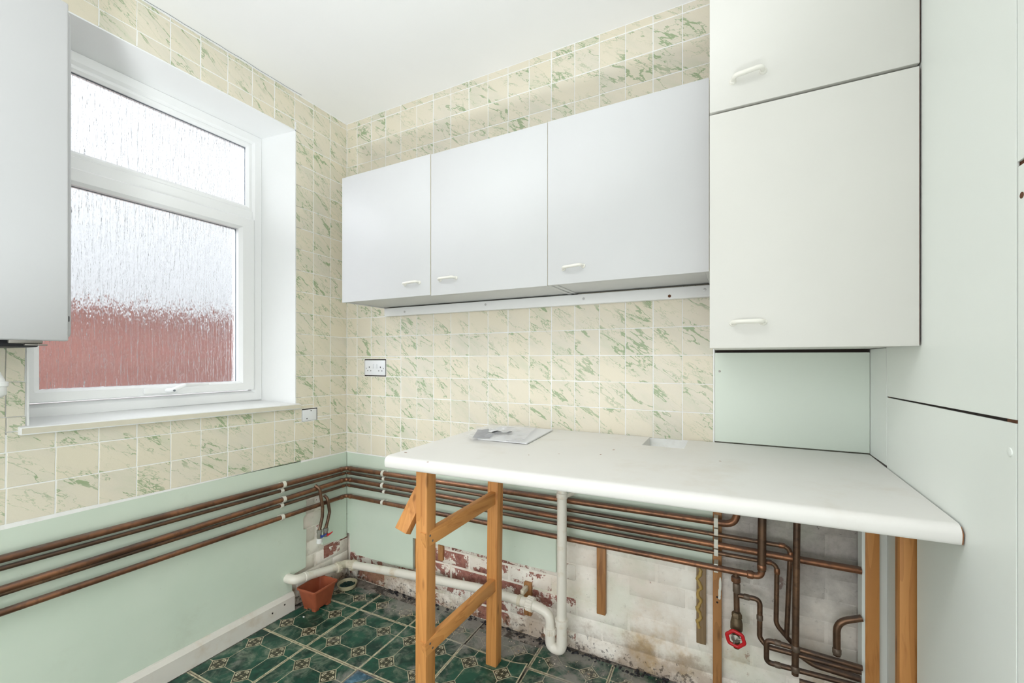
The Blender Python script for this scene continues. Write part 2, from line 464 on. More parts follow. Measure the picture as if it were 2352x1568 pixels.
MT['reveal'] = mat_plain('white_gloss_reveal', S(247, 248, 248), 0.4, var=0.01)
MT['sillnose'] = mat_plain('sill_edge_paint', S(226, 220, 202), 0.5, var=0.05, scale=20)
MT['worktop'] = mat_plain('white_worktop_laminate', S(239, 237, 233), 0.4, var=0.02, scale=4, dirt=S(214, 200, 180), dirt_amt=0.25, dirt_scale=5)
MT['chipboard'] = mat_plain('chipboard_core', S(160, 110, 75), 0.9, var=0.3, scale=300)
MT['pvc'] = mat_plain('white_waste_plastic', S(236, 231, 220), 0.35, var=0.03, dirt=S(190, 160, 110), dirt_amt=0.55, dirt_scale=11)
MT['pvc_old'] = mat_plain('yellowed_waste_plastic', S(218, 210, 190), 0.4, var=0.05, dirt=S(150, 118, 70), dirt_amt=0.8, dirt_scale=16)
MT['clip'] = mat_plain('white_clip_plastic', S(226, 224, 212), 0.5, var=0.05, dirt=S(180, 165, 140), dirt_amt=0.4, dirt_scale=60)
MT['cream_plastic'] = mat_plain('cream_handle_plastic', S(244, 242, 233), 0.3, var=0.02)
MT['socket'] = mat_plain('white_socket_plastic', S(240, 242, 246), 0.3, var=0.01)
MT['black'] = mat_plain('black_plastic', S(38, 38, 44), 0.5)
MT['hole'] = mat_plain('dark_gap', S(40, 30, 26), 0.9)
MT['brown'] = mat_plain('raw_hardboard_edge', S(110, 66, 40), 0.8, var=0.3, scale=60)
MT['boiler'] = mat_plain('boiler_enamel', S(186, 187, 188), 0.35, var=0.01)
MT['boiler_case'] = mat_plain('boiler_case_enamel', S(196, 198, 202), 0.35, var=0.01)
MT['copper'] = mat_copper('tarnished_copper', S(112, 80, 62), S(160, 112, 82), S(78, 60, 52))
MT['copper_dark'] = mat_copper('blackened_copper', S(92, 74, 62), S(128, 98, 76), S(62, 52, 46))
MT['solder'] = mat_plain('dull_solder_grey', S(122, 106, 92), 0.5, 0.4, var=0.2, scale=60)
MT['valve'] = mat_plain('nickel_valve', S(150, 148, 138), 0.4, 0.6, var=0.15, scale=80)
MT['brass'] = mat_plain('dull_brass', S(120, 104, 80), 0.5, 0.6, var=0.3, scale=60)
MT['red'] = mat_plain('red_enamel', S(205, 30, 38), 0.35, var=0.1, scale=60)
MT['blue'] = mat_plain('blue_lever', S(40, 70, 150), 0.4)
MT['white_cap'] = mat_plain('white_ptfe_cap', S(238, 238, 236), 0.5)
PL, PD = S(214, 152, 88), S(162, 96, 44)
MT['pine_z'] = mat_wood('orange_pine_upright', 2, PL, PD)
MT['pine_y'] = mat_wood('orange_pine_rail', 1, PL, PD)
MT['batten'] = mat_wood('old_brown_batten', 2, S(176, 126, 78), S(116, 76, 46))
MT['batten_dark'] = mat_wood('grey_brown_batten', 2, S(146, 122, 92), S(96, 76, 56))
MT['glue'] = mat_plain('dried_yellow_glue', S(176, 146, 84), 0.4)
MT['terracotta'] = mat_plain('terracotta_plastic', S(166, 86, 56), 0.6, var=0.15, scale=20, bump=0.1, bscale=80)
MT['bowl'] = mat_plain('cream_dish_glaze', S(190, 182, 150), 0.4, var=0.08, scale=20)
MT['bait'] = mat_plain('dark_green_pellets', S(26, 66, 58), 0.6, var=0.5, scale=120)
MT['floor_tile'] = mat_floor_tile()
MT['floor_tile_blue'] = mat_floor_tile('blue_vinyl_print', False)
MT['screed'] = mat_floor_base()
MT['brick'] = mat_brick('flaking_whitewashed_brick', 0.13)
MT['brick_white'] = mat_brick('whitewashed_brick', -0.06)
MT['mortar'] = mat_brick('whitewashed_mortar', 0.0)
MT['skirting'] = mat_plain('white_skirting_gloss', S(226, 222, 214), 0.45, var=0.04, scale=12, dirt=S(200, 180, 155), dirt_amt=0.5, dirt_scale=9)
MT['paper'] = mat_plain('white_paper', S(238, 238, 240), 0.8, var=0.01)
MT['grey_paper'] = mat_plain('printed_paper_grey', S(150, 152, 165), 0.8, var=0.3, scale=60)
MT['glass'] = mat_glass()
MT['out_brick'] = mat_outside_brick()
MT['out_ground'] = mat_plain('outside_paving', S(214, 210, 202), 0.9)
MT['screw'] = mat_plain('painted_screw_head', S(205, 205, 205), 0.4, 0.3)
MT['steel'] = mat_plain('steel_screw', S(150, 145, 140), 0.35, 0.8)
_m = M('clear_polythene'); _m.set((0.95, 0.96, 0.98, 1), 0.15); _m.b.inputs['Alpha'].default_value = 0.2
MT['film'] = _m.mat

# ------------------------------------------------------------------ levels
FZ = -0.02          # floor
CZ = 2.65           # ceiling
XR = 2.417          # right partition face
YB = -3.4           # rear wall
TS = 0.018          # the left wall's courses rise this much per metre towards the camera

# ------------------------------------------------------------------ structure: floor, ceiling, walls
floor = box('floor', (-0.1, YB - 0.1, FZ - 0.12), (2.75, 0.16, FZ - 0.003), MT['screed']); tag(floor, 'stripped kitchen floor of dark green patterned vinyl tiles', kind='structure')
ceiling = box('ceiling', (-0.15, YB - 0.1, CZ), (2.75, 0.16, CZ + 0.1), MT['plaster']); tag(ceiling, 'plain white painted ceiling', kind='structure')

wall_back = box('wall_back', (-0.15, 0.030, FZ - 0.1), (2.75, 0.16, CZ), MT['mortar']); tag(wall_back, 'back wall, marbled tiles above, green boards and bare brick below', kind='structure')

# left wall with the window hole
WY0, WY1, WZ0, WZ1 = -1.36, -0.30, 1.00, 2.50
bm = bmesh.new()
for lo, hi in (((-0.24, YB, FZ - 0.1), (-0.03, WY0, CZ)), ((-0.24, WY1, FZ - 0.1), (-0.03, 0.03, CZ)),
               ((-0.24, WY0, FZ - 0.1), (-0.03, WY1, WZ0)), ((-0.24, WY0, WZ1), (-0.03, WY1, CZ))):
    bm_box(bm, lo, hi)
wall_left = link_mesh('wall_left', bm, MT['mortar']); tag(wall_left, 'left wall with the window, marbled tiles above pale green boards', kind='structure')

# partition on the right, its boards come later
bm = bmesh.new()
bm_box(bm, (2.475, YB, FZ - 0.1), (2.60, 0.03, CZ))
wall_right = link_mesh('wall_right', bm, MT['panel']); tag(wall_right, 'right partition of pale painted hardboard panels', kind='structure')
# unseen rear wall behind the camera, its opening added to let in light
bm = bmesh.new()
for lo, hi in (((-0.24, YB - 0.12, FZ - 0.1), (0.1, YB, CZ)), ((2.3, YB - 0.12, FZ - 0.1), (2.6, YB, CZ)),
               ((0.1, YB - 0.12, FZ - 0.1), (2.3, YB, 0.42)), ((0.1, YB - 0.12, 2.48), (2.3, YB, CZ))):
    bm_box(bm, lo, hi)
wall_rear = link_mesh('wall_rear', bm, MT['plaster']); tag(wall_rear, 'white rear wall with a large opening added to let in light', kind='structure')

# ------------------------------------------------------------------ tiled areas
GB = 0.0003         # grout face lies this far behind the tile face
box('grout_bed', (-0.03, GB, 0.72), (1.957, 0.030, CZ), MT['grout'], wall_back)
bm = bmesh.new()
for y0, y1, z0, z1 in ((YB, WY0, 0.74, CZ), (WY1, GB, 0.722, CZ), (WY0, WY1, 0.735, 1.03), (WY0, WY1, 2.46, CZ)):
    bm_box(bm, (-0.03, y0, z0), (-GB, y1, z1))
link_mesh('grout_bed', bm, MT['grout'], wall_left)

_tm = {}
def tile_mesh(w, h, cx=0.0, cz=0.0):
    """glazed tile w x h; (cx, cz) keeps a cut tile's print where the whole tile would have it"""
    k = (round(w, 4), round(h, 4))
    if k not in _tm:
        bm = bmesh.new()
        bm_box(bm, (-w / 2, -0.0008, -h / 2), (w / 2, 0.006, h / 2))
        es = [e for e in bm.edges if all(abs(v.co.y + 0.0008) < 1e-5 for v in e.verts)]
        bmesh.ops.bevel(bm, geom=es, offset=0.0012, segments=1, affect='EDGES')
        me = bpy.data.meshes.new('wall_tile'); bm.to_mesh(me); bm.free()
        me.materials.append(MT['tile']); _tm[k] = me
    return _tm[k]
G = 0.0031
PW, PH = 0.110, 0.111
rows = [(0.725, 0.838)] + [(0.838 + PH * k, 0.838 + PH * (k + 1)) for k in range(16)] + [(0.838 + PH * 16, CZ - 0.001)]
cols = [(0.0008, 0.0834)] + [(0.0834 + PW * k, 0.0834 + PW * (k + 1)) for k in range(17)]
def add_tile(wall, a0, a1, z0, z1):
    """clipped tile rectangle on a wall; a is x on the back wall, y on the left wall"""
    w = a1 - a0 - G; h = z1 - z0 - G
    if w < 0.005 or h < 0.005: return
    jit = lambda: random.uniform(-0.0006, 0.0006)
    ca, cz = (a0 + a1) / 2 + jit(), (z0 + z1) / 2 + jit()
    if wall is wall_back:
        place('wall_tile', tile_mesh(w, h), (ca, random.uniform(-0.0004, 0.0004), cz), (random.uniform(-.004, .004), 0, random.uniform(-.004, .004)), wall_back)
    else:
        # the courses of the left wall rise a little towards the camera
        place('wall_tile', tile_mesh(w, h), (random.uniform(-0.0004, 0.0004), ca, cz - ca * TS), (0, TS, R(90)), wall_left)
def minus(rect, hole):
    """rectangle minus rectangle as up to four rectangles (keeps the largest useful pieces)"""
    a0, a1, z0, z1 = rect; b0, b1, y0, y1 = hole
    if b0 >= a1 or b1 <= a0 or y0 >= z1 or y1 <= z0: return [rect]
    out = []
    if z0 < y0: out.append((a0, a1, z0, y0))
    if z1 > y1: out.append((a0, a1, y1, z1))
    m0, m1 = max(z0, y0), min(z1, y1)
    if a0 < b0: out.append((a0, b0, m0, m1))
    if a1 > b1: out.append((b1, a1, m0, m1))
    return out
SOCK = (0.143, 0.306, 1.170, 1.268)
for z0, z1 in rows:
    for a0, a1 in cols:
        if z0 > 1.60 and z1 < 2.12 and a0 > 0.33: continue      # behind the wall cupboards
        if z1 < 0.95 and a0 > 1.06: continue                    # below the worktop
        for q in minus((a0, a1, z0, z1), SOCK):
            add_tile(wall_back, *q)
lcols = [(-0.1171, -0.0008)] + [(-0.1171 - PW * (k + 1), -0.1171 - PW * k) for k in range(14)]
BLANK = (-0.296, -0.202, 0.936, 1.004)
for z0, z1 in rows:
    for a0, a1 in lcols:
        am = (a0 + a1) / 2
        hole = (-1.285, -0.335, 1.020 + am * TS * 0.3, 2.452 + am * TS)   # window, less the course's rise
        parts_ = []
        for q in minus((a0, a1, z0, z1), (BLANK[0], BLANK[1], BLANK[2] + am * TS, BLANK[3] + am * TS)):
            parts_ += minus(q, hole)
        for q in parts_:
            qz1 = min(q[3], CZ - 0.002 + q[0] * TS * 1.0)
            add_tile(wall_left, q[0], q[1], q[2], qz1)

# ------------------------------------------------------------------ bare brickwork low down
_bm = {}
def brick_obj(wall, a0, a1, z0, z1, mat, face):
    w, h = a1 - a0, z1 - z0
    bm = bmesh.new()
    d = random.uniform(-0.0015, 0.0015)
    if wall is wall_back: bm_box(bm, (a0, face + d * (1 if face < 0.02 else 0.5), z0), (a1, 0.05, z1), 0.004 if face < 0.02 else 0.0012, 1)
    else: bm_box(bm, (-0.05, a0, z0), (-face + d * 0.5, a1, z1), 0.0012, 1)
    link_mesh('brick', bm, mat, wall, 60)
for r_ in range(10):
    z0 = FZ + 0.0 + 0.0755 * r_
    sh = 0.1125 * (r_ % 2)
    for c_ in range(-1, 11):
        a0 = 0.06 + c_ * 0.225 + sh; a1 = a0 + 0.215
        a0 = max(a0, 0.004); a1 = min(a1, 2.388)
        if a1 - a0 < 0.03: continue
        vis = False
        if a1 > 1.98: vis = True
        elif a1 > 1.33 and z0 < 0.47: vis = True
        elif a1 > 0.5 and z0 < 0.31: vis = True
        elif z0 < 0.15: vis = True
        if not vis: continue
        left = (a0 + a1) / 2 < 1.33
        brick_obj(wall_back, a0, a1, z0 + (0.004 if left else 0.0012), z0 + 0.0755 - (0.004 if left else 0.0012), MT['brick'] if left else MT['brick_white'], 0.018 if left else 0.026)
for r_ in range(8):
    z0 = FZ + 0.0755 * r_
    sh = 0.1125 * (r_ % 2)
    for c_ in range(0, 3):
        a1 = 0.016 - c_ * 0.225 + sh; a0 = a1 - 0.215
        a1 = min(a1, 0.016)
        if a1 - a0 < 0.03 or a1 < -0.40 or (z0 > 0.28 and (a1 < -0.30 or a0 > -0.14)): continue
        brick_obj(wall_left, a0, a1, z0 + 0.003, z0 + 0.0725, MT['brick_white'] if not (c_ == 0 and r_ in (3, 4)) else MT['brick'], 0.014)

box('mortar_bed', (0.0, 0.0205, FZ), (1.345, 0.0302, 0.70), MT['mortar'], wall_back)
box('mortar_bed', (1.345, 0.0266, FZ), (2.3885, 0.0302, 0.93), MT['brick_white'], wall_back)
box('plaster_patch', (-0.0300, -0.400, FZ), (-0.0152, 0.016, 0.60), MT['brick_white'], wall_left)
MT['brick_red'] = mat_brick('bare_red_brick', 0.15)
box('brick', (-0.0300, -0.150, 0.150), (-0.0138, -0.040, 0.222), MT['brick_red'], wall_left, 0.0015, 1)
# ------------------------------------------------------------------ pale green boards
T0 = 0.0005
prism('wall_board', [(0.0, 0.722), (1.0, 0.722), (1.0, 0.93), (1.957, 0.93), (1.949, 0.468), (1.363, 0.466), (1.316, 0.466), (1.316, 0.312), (0.663, 0.309), (0.535, 0.309),
                     (0.496, 0.310), (0.496, 0.140), (0.349, 0.133), (0.068, 0.132), (0.066, 0.147), (0.028, 0.141), (0.018, 0.245), (0.0, 0.245)], 1, T0, 0.018, MT['green'], wall_back, 0.001)
prism('wall_board', [(0.0, 0.722), (-3.39, 0.722 + 3.39 * TS), (-3.39, 0.06), (-0.349, 0.06), (-0.354, 0.151), (-0.271, 0.160), (-0.268, 0.350), (-0.266, 0.360), (-0.286, 0.366), (-0.286, 0.425),
                     (-0.270, 0.44), (-0.268, 0.518), (-0.165, 0.530), (-0.163, 0.40), (-0.168, 0.239), (-0.03, 0.222), (0.0, 0.224)], 0, -0.018, -T0, MT['green'], wall_left, 0.001)
# skirting on the left wall
prism('baseboard_left', [(0.0015, FZ + 0.001), (0.022, FZ + 0.001), (0.022, 0.055), (0.010, 0.072), (0.0015, 0.074)], 1, -3.39, -0.352, MT['skirting'])
tag(bpy.data.objects['baseboard_left'], 'white chipped skirting board along the left wall', kind='structure')
bl = bpy.data.objects['baseboard_left']
for y_, z_ in ((-0.408, 0.036), (-0.472, 0.026)):
    lathe('nail_hole', [(0.0042, 0.0), (0.0042, 0.0012), (0.002, 0.0014)], (0.0215, y_, z_), (1, 0, 0), MT['hole'], bl, 10)

# ------------------------------------------------------------------ ceiling details: hairline cracks along the left edge
bm = bmesh.new()
pts = [(0.004, -0.98 + 0.045 * i, CZ - 0.0012) for i in range(16)]
pts = [(0.006 + 0.012 * abs(mnoise.noise(Vector((i * 0.7, 3, 1)))), p[1], p[2]) for i, p in enumerate(pts)]
bm_tube(bm, pts, 0.0008, 5)
link_mesh('crack', bm, MT['gasket'], ceiling)

# ------------------------------------------------------------------ window
win = empty('window_1', (-0.15, -0.86, 1.06), 'white plastic window with two textured glass panes in the left wall', kind='structure')
FX = -0.15
OY0, OY1, OZ0, OZ1 = -1.335, -0.413, 1.056, 2.412
def frame_ring(bm, y0, y1, z0, z1, w, x0, x1, ch=0.006, wb=None, wt=None):
    """mitred rectangular ring with chamfered front"""
    wb = wb or w; wt = wt or w
    prof = [(0.0, x0), (0.0, x1 - ch), (ch / w, x1), (1 - 2.2 * ch / w, x1), (1.0, x1 - 1.8 * ch), (1.0, x0)]
    loops = []
    for t, x in prof:
        loops.append([bm.verts.new((x, y0 + w * t, z0 + wb * t)), bm.verts.new((x, y1 - w * t, z0 + wb * t)),
                      bm.verts.new((x, y1 - w * t, z1 - wt * t)), bm.verts.new((x, y0 + w * t, z1 - wt * t))])
    n = len(loops)
    for i in range(n):
        a, b = loops[i], loops[(i + 1) % n]
        for k in range(4):
            bm.faces.new((a[k], a[(k + 1) % 4], b[(k + 1) % 4], b[k]))
bm = bmesh.new()
frame_ring(bm, OY0, OY1, OZ0, OZ1, 0.052, FX - 0.06, FX)
fr = link_mesh('frame', bm, MT['upvc'], win, 20)
bm = bmesh.new()   # transom with stepped profile
bm_box(bm, (FX - 0.055, OY0 + 0.05, 1.968), (FX - 0.002, OY1 - 0.05, 2.020), 0.003, 1)
link_mesh('transom', bm, MT['upvc'], win, 30)
bm = bmesh.new()   # glazing bead of the fixed top light
frame_ring(bm, OY0 + 0.050, OY1 - 0.050, 2.016, OZ1 - 0.050, 0.026, FX - 0.045, FX - 0.006, 0.005)
link_mesh('glazing_bead', bm, MT['upvc'], win, 20)
bm = bmesh.new()   # opening sash below
SY0, SY1, SZ0, SZ1 = -1.292, -0.458, 1.112, 1.974
frame_ring(bm, SY0, SY1, SZ0, SZ1, 0.076, FX - 0.045, FX + 0.012, 0.007, wb=0.046, wt=0.062)
sash = link_mesh('sash', bm, MT['upvc'], win, 20)
GYs = ((-1.262, -0.486, 2.039, 2.338), (-1.219, -0.531, 1.155, 1.914))
for y0, y1, z0, z1 in GYs:
    bm = bmesh.new()
    bm_box(bm, (FX - 0.034, y0 - 0.006, z0 - 0.006), (FX - 0.028, y1 + 0.006, z1 + 0.006))
    link_mesh('pane', bm, MT['glass'], win)
    bm = bmesh.new()
    e = 0.0035
    frame_ring(bm, y0, y1, z0, z1, e, FX - 0.028, FX - 0.020, 0.0004)
    link_mesh('gasket', bm, MT['gasket'], win)
# handle on the bottom rail of the sash
hz = 1.135; hy = -0.862; hx = FX + 0.012
bm = bmesh.new()
bm_box(bm, (hx, hy - 0.062, hz - 0.014), (hx + 0.011, hy + 0.062, hz + 0.012), 0.006, 3)
hb = link_mesh('handle', bm, MT['upvc'], win, 50)
bm = bmesh.new()
pts = fillet([(hx + 0.006, hy + 0.02, hz - 0.002), (hx + 0.036, hy + 0.024, hz - 0.002), (hx + 0.040, hy + 0.07, hz + 0.018), (hx + 0.040, hy + 0.165, hz + 0.020)], 0.02)
bm_tube(bm, pts, [0.010] * 2 + [0.009] * (len(pts) - 4) + [0.0075, 0.006], 12)
link_mesh('lever', bm, MT['upvc'], hb, 60)
lathe('lock_button', [(0.0045, 0.0), (0.0045, 0.003), (0.002, 0.0034)], (hx + 0.0435, hy + 0.03, hz - 0.002), (1, 0, 0), MT['gasket'], hb, 12)
# splayed plaster reveals
XF = 0.0012
prism('reveal', [(XF, -0.335), (-0.205, -0.438), (-0.205, -0.300), (-0.0045, -0.300), (-0.0045, -0.330), (XF, -0.330)], 2, 1.03, 2.50, MT['reveal'], win)
prism('reveal', [(XF, -1.278), (-0.205, -1.325), (-0.205, -1.36), (-0.0045, -1.36), (-0.0045, -1.283), (XF, -1.283)], 2, 1.03, 2.50, MT['reveal'], win)
prism('reveal', [(XF, 2.452), (-0.205, 2.396), (-0.205, 2.50), (-0.0045, 2.50), (-0.0045, 2.457), (XF, 2.457)], 1, -1.33, -0.331, MT['reveal'], win)
bm = bmesh.new()
y0, y1 = -1.302, -0.315
t0, t1 = 1.0505, 1.0345          # top at the camera end and at the far end
bm_hexa(bm, [(-0.21, y0, t0 - 0.030), (-0.21, y1, t1 - 0.026), (0.022, y1, t1 - 0.026), (0.022, y0, t0 - 0.026)],
            [(-0.21, y0, 1.070), (-0.21, y1, 1.060), (0.022, y1, t1), (0.022, y0, t0)])
bevel_all(bm, 0.003, 2)
link_mesh('sill_board', bm, [MT['reveal']], win, 40)
box('sill_nosing', (0.0215, y0 + 0.003, t1 - 0.022), (0.0228, y1 - 0.003, t1 - 0.004), MT['sillnose'], win)
_sn = bpy.data.objects['sill_nosing']; _sn.rotation_euler = (-math.atan((t0 - t1) / (y1 - y0)), 0, 0); _sn.location.z += (t0 - t1) / 2 

# ------------------------------------------------------------------ outside: neighbour's wall and paving, blurred by the glass
ow = box('boundary_wall', (-2.6, -6.0, -0.6), (-2.35, 3.0, 1.62), MT['out_brick']); tag(ow, 'red brick wall outside, blurred behind the lower window pane', 'wall')
box('coping', (-2.64, -6.0, 1.62), (-2.31, 3.0, 1.68), MT['out_brick'], ow)
og = box('yard_paving', (-6.0, -7.0, -0.7), (-0.26, 4.0, -0.6), MT['out_ground']); tag(og, 'grey paving of the yard outside the window', 'paving', kind='structure')

# ------------------------------------------------------------------ boiler, top left
bo = empty('boiler', (0.15, -1.47, 1.318), 'white wall-hung boiler at the left edge beside the window', 'boiler')
bm = bmesh.new(); bm_box(bm, (0.004, -1.700, 1.322), (0.282, -1.258, 2.300), 0.022, 4)
link_mesh('casing', bm, MT['boiler_case'], bo, 40)
box('front_panel', (0.276, -1.698, 1.318), (0.300, -1.2735, 2.302), MT['boiler'], bo, 0.005, 3)
box('catch', (0.281, -1.2755, 1.375), (0.296, -1.2705, 1.392), MT['black'], bo, 0.002)
box('bottom_tray', (0.03, -1.66, 1.300), (0.262, -1.325, 1.320), MT['black'], bo, 0.004)
bm = bmesh.new()
bm_box(bm, (0.285, -1.39, 1.309), (0.297, -1.325, 1.3195), 0.003); bm_box(bm, (0.285, -1.36, 1.304), (0.297, -1.316, 1.308), 0.001)
link_mesh('bracket', bm, MT['steel'], bo, 40)
tube('condensate_pipe', [(0.22, -1.418, 1.304), (0.222, -1.405, 1.24), (0.224, -1.398, 1.20), (0.224, -1.397, 1.17), (0.224, -1.397, 1.158)], [0.010, 0.013, 0.021, 0.021, 0.010], MT['upvc'], bo, 16)
lathe('pipe_collar', [(0.022, 0.0), (0.024, 0.002), (0.024, 0.012), (0.022, 0.014)], (0.224, -1.397, 1.190), (0, 0, 1), MT['upvc'], bo, 20)

# ------------------------------------------------------------------ wall cupboards
def bow_handle(name, x0, x1, y, z, out, mat, parent, r=0.0055, rise=0.0):
    pts = fillet([(x0, y, z), (x0 + 0.004, y - out, z + 0.002), (x1 - 0.004, y - out, z + 0.002 + rise), (x1, y, z + rise)], 0.018, 6)
    bm = bmesh.new()
    bm_tube(bm, pts, r, 12)
    for x, zz in ((x0, z), (x1, z + rise)):
        lathe_bm(bm, [(r * 1.5, 0.0), (r * 1.4, 0.004), (r, 0.007)], (x, y + 0.0005, zz), (0, -1, 0), 14)
    return link_mesh(name, bm, mat, parent, 60)
def cupboard(x0, x1, z0, z1, doors, label, t=0.016):
    root = empty('wall_cupboard', ((x0 + x1) / 2, -0.14, z0), label, 'cupboard', 'white cupboards on the back wall')
    yb, yf = -0.0025, -0.280
    box('side_panel', (x0, yf, z0), (x0 + t, yb, z1), MT['laminate'], root, 0.0008)
    box('side_panel', (x1 - t, yf, z0), (x1, yb, z1), MT['laminate'], root, 0.0008)
    box('bottom_panel', (x0 + t + 0.0008, yf, z0 + 0.003), (x1 - t - 0.0008, yb, z0 + 0.003 + t), MT['laminate'], root, 0.0008)
    box('top_panel', (x0 + t, yf, z1 - t), (x1 - t, yb, z1), MT['laminate'], root)
    box('back_panel', (x0 + t, yb - 0.006, z0 + t), (x1 - t, yb, z1 - t), MT['laminate'], root)
    for (a, b, za, zb, dy, ha, hb, hz, rise, ang) in doors:
        bm = bmesh.new(); bm_box(bm, (a, yf - 0.0195 + dy, za), (b, yf - 0.0015 + dy, zb), 0.001, 2)
        d = link_mesh('door', bm, MT['laminate'], root, 40)
        bow_handle('handle', ha, hb, yf - 0.0195 + dy, hz, 0.022, MT['cream_plastic'], d, rise=rise)
        for p in (1,):
            box('edge_strip', (b - 0.0004, yf - 0.0185 + dy, za + 0.002), (b + 0.0004, yf - 0.0025 + dy, zb - 0.002), MT['laminate_edge'], d)
    return root
cupboard(0.308, 1.401, 1.546, 2.150, [
    (0.3055, 0.8500, 1.5455, 2.1590, 0.0, 0.708, 0.790, 1.602, 0.003, 0),
    (0.8535, 1.3990, 1.5420, 2.1560, 0.0, 0.902, 0.985, 1.606, 0.002, 0)],
    'long white double-door wall cupboard nearest the window, bow handles low down')
cupboard(1.4045, 1.955, 1.548, 2.150, [
    (1.4015, 1.9515, 1.5430, 2.1560, -0.002, 1.465, 1.540, 1.598, 0.004, 0)],
    'white single-door wall cupboard between the double cupboard and the tall cupboards')
# white batten with screw heads under the cupboards
rail = box('wall_rail', (0.326, -0.034, 1.500), (1.957, -0.0025, 1.5435), MT['reveal'], None, 0.002)
tag(rail, 'white painted timber rail under the wall cupboards with screw heads', 'rail')
for x_ in (0.47, 0.97, 1.455, 1.925):
    lathe('screw_head', [(0.0055, 0.0), (0.0055, 0.001), (0.003, 0.0018)], (x_, -0.0338, 1.522 + random.uniform(-.004, .006)), (0, -1, 0), MT['screw'], rail, 14)
lathe('screw_hole', [(0.006, 0.0), (0.006, 0.0006), (0.004, 0.0007)], (1.80, -0.0338, 1.511), (0, -1, 0), MT['brown'], rail, 14)

def tall(x0, x1, z0, z1, dz0, dz1, hz, rise, label, xr, r=0.0062):
    root = empty('tall_cupboard', ((x0 + x1) / 2, -0.21, z0), label, 'cupboard', 'deep cream cupboards in the right corner')
    t = 0.016; yf, yb = -0.415, -0.0095
    box('side_panel', (x0, yf, z0), (x0 + t, yb, z1), MT['laminate_cream'], root, 0.0008)
    box('side_panel', (x1 - t, yf, z0), (x1, yb, z1), MT['laminate_cream'], root, 0.0008)
    box('bottom_panel', (x0 + t, yf, z0), (x1 - t, yb, z0 + t), MT['laminate_cream'], root, 0.0008)
    box('top_panel', (x0 + t, yf, z1 - t), (x1 - t, yb, z1), MT['laminate_cream'], root)
    box('back_panel', (x0 + t, yb - 0.006, z0 + t), (x1 - t, yb, z1 - t), MT['laminate_cream'], root)
    bm = bmesh.new()
    bm_box(bm, (1.9592, -0.4365, dz0), (xr, -0.4170, dz1), 0.0014, 2)
    d = link_mesh('door', bm, MT['laminate_cream'], root, 40)
    box('edge_strip', (xr - 0.0002, -0.4355, dz0 + 0.002), (xr + 0.0006, -0.4180, dz1 - 0.002), MT['brown'], d)
    bow_handle('handle', 2.018, 2.092, -0.4365, hz, 0.024, MT['cream_plastic'], d, r, rise)
tall(1.9605, 2.4125, 1.300, 1.966, 1.2975, 1.9640, 1.367, 0.000, 'deep cream wall cupboard low in the right corner above the alcove', 2.4130)
tall(1.9605, 2.4125, 1.972, CZ - 0.002, 1.9715, CZ - 0.003, 2.044, 0.006, 'upper deep cream cupboard touching the ceiling in the right corner', 2.4135)

# ------------------------------------------------------------------ alcove and right partition boards
prism('alcove_board', [(1.958, 0.958), (2.416, 0.958), (2.416, 1.2885), (1.958, 1.2905)], 1, -0.007, 0.018, MT['alcove'], wall_back, 0.0008)
lathe('screw_head', [(0.004, 0.0), (0.004, 0.001), (0.002, 0.0015)], (1.974, -0.0069, 1.221), (0, -1, 0), MT['steel'], wall_back, 12)
box('dark_gap', (1.962, -0.003, 1.289), (2.412, 0.02, 1.2995), MT['hole'], wall_back)
X2 = XR + 0.004
g = 0.0016
def board(pts, name='wall_panel'):
    return prism(name, pts, 0, XR, X2, MT['panel'], wall_right, 0.0005)
board([(0.0, 0.955), (0.0, 1.299), (-0.1675, 1.299), (-0.1735, 1.15), (-0.1745, 0.955)])
board([(-0.1715, 1.31), (-0.1775, 1.158), (-0.8165, 1.1690), (-0.8170, CZ - 0.003), (-0.1715, CZ - 0.003)])
board([(-0.1765, 1.1545), (-0.8165, 1.1630), (-0.8175, FZ + 0.002), (-0.4060, FZ + 0.002), (-0.4060, 0.925), (-0.1775, 0.925)])
board([(-0.8205, FZ + 0.002), (-0.8215, 1.568), (-3.39, 1.568), (-3.39, FZ + 0.002)])
board([(-0.8200, 1.576), (-3.39, 1.640), (-3.39, CZ - 0.003), (-0.8195, CZ - 0.003)])
for y0, y1, z0, z1 in ((-0.86, -0.78, FZ, CZ), (-0.19, -0.155, 0.95, 1.31)):
    box('stud', (X2 + 0.0008, y0, z0), (X2 + 0.05, y1, z1), MT['brown'], wall_right)
box('noggin', (X2 + 0.0008, -0.779, 1.13), (X2 + 0.05, -0.191, 1.19), MT['hole'], wall_right)
lathe('paint_blob', [(0.008, 0.0), (0.007, 0.0018), (0.003, 0.0028)], (XR + 0.0004, -0.800, 1.115), (-1, 0, 0), MT['panel'], wall_right, 14)
lathe('screw_head', [(0.005, 0.0), (0.005, 0.001), (0.002, 0.0016)], (XR + 0.0004, -0.832, 1.52), (-1, 0, 0), MT['brown'], wall_right, 14)
# open partition below the worktop: two studs, white board edge, far board
box('stud', (2.398, -0.036, FZ), (2.434, -0.002, 0.905), MT['pine_z'], wall_right, 0.001)
box('board_edge', (2.389, -0.037, FZ), (2.3975, 0.012, 0.905), MT['panel'], wall_right)
st = box('stud', (2.393, -0.375, FZ), (2.4335, -0.340, 0.903), MT['pine_z'], wall_right, 0.001)
box('far_board', (2.458, -0.395, FZ), (2.4745, 0.012, 0.905), MT['panel'], wall_right)
box('board_edge', (2.438, -0.018, FZ), (2.4575, 0.012, 0.905), MT['panel'], wall_right)
box('paint_patch', (2.4125, -0.409, 0.828), (2.4165, -0.398, 0.862), MT['clip'], wall_right)

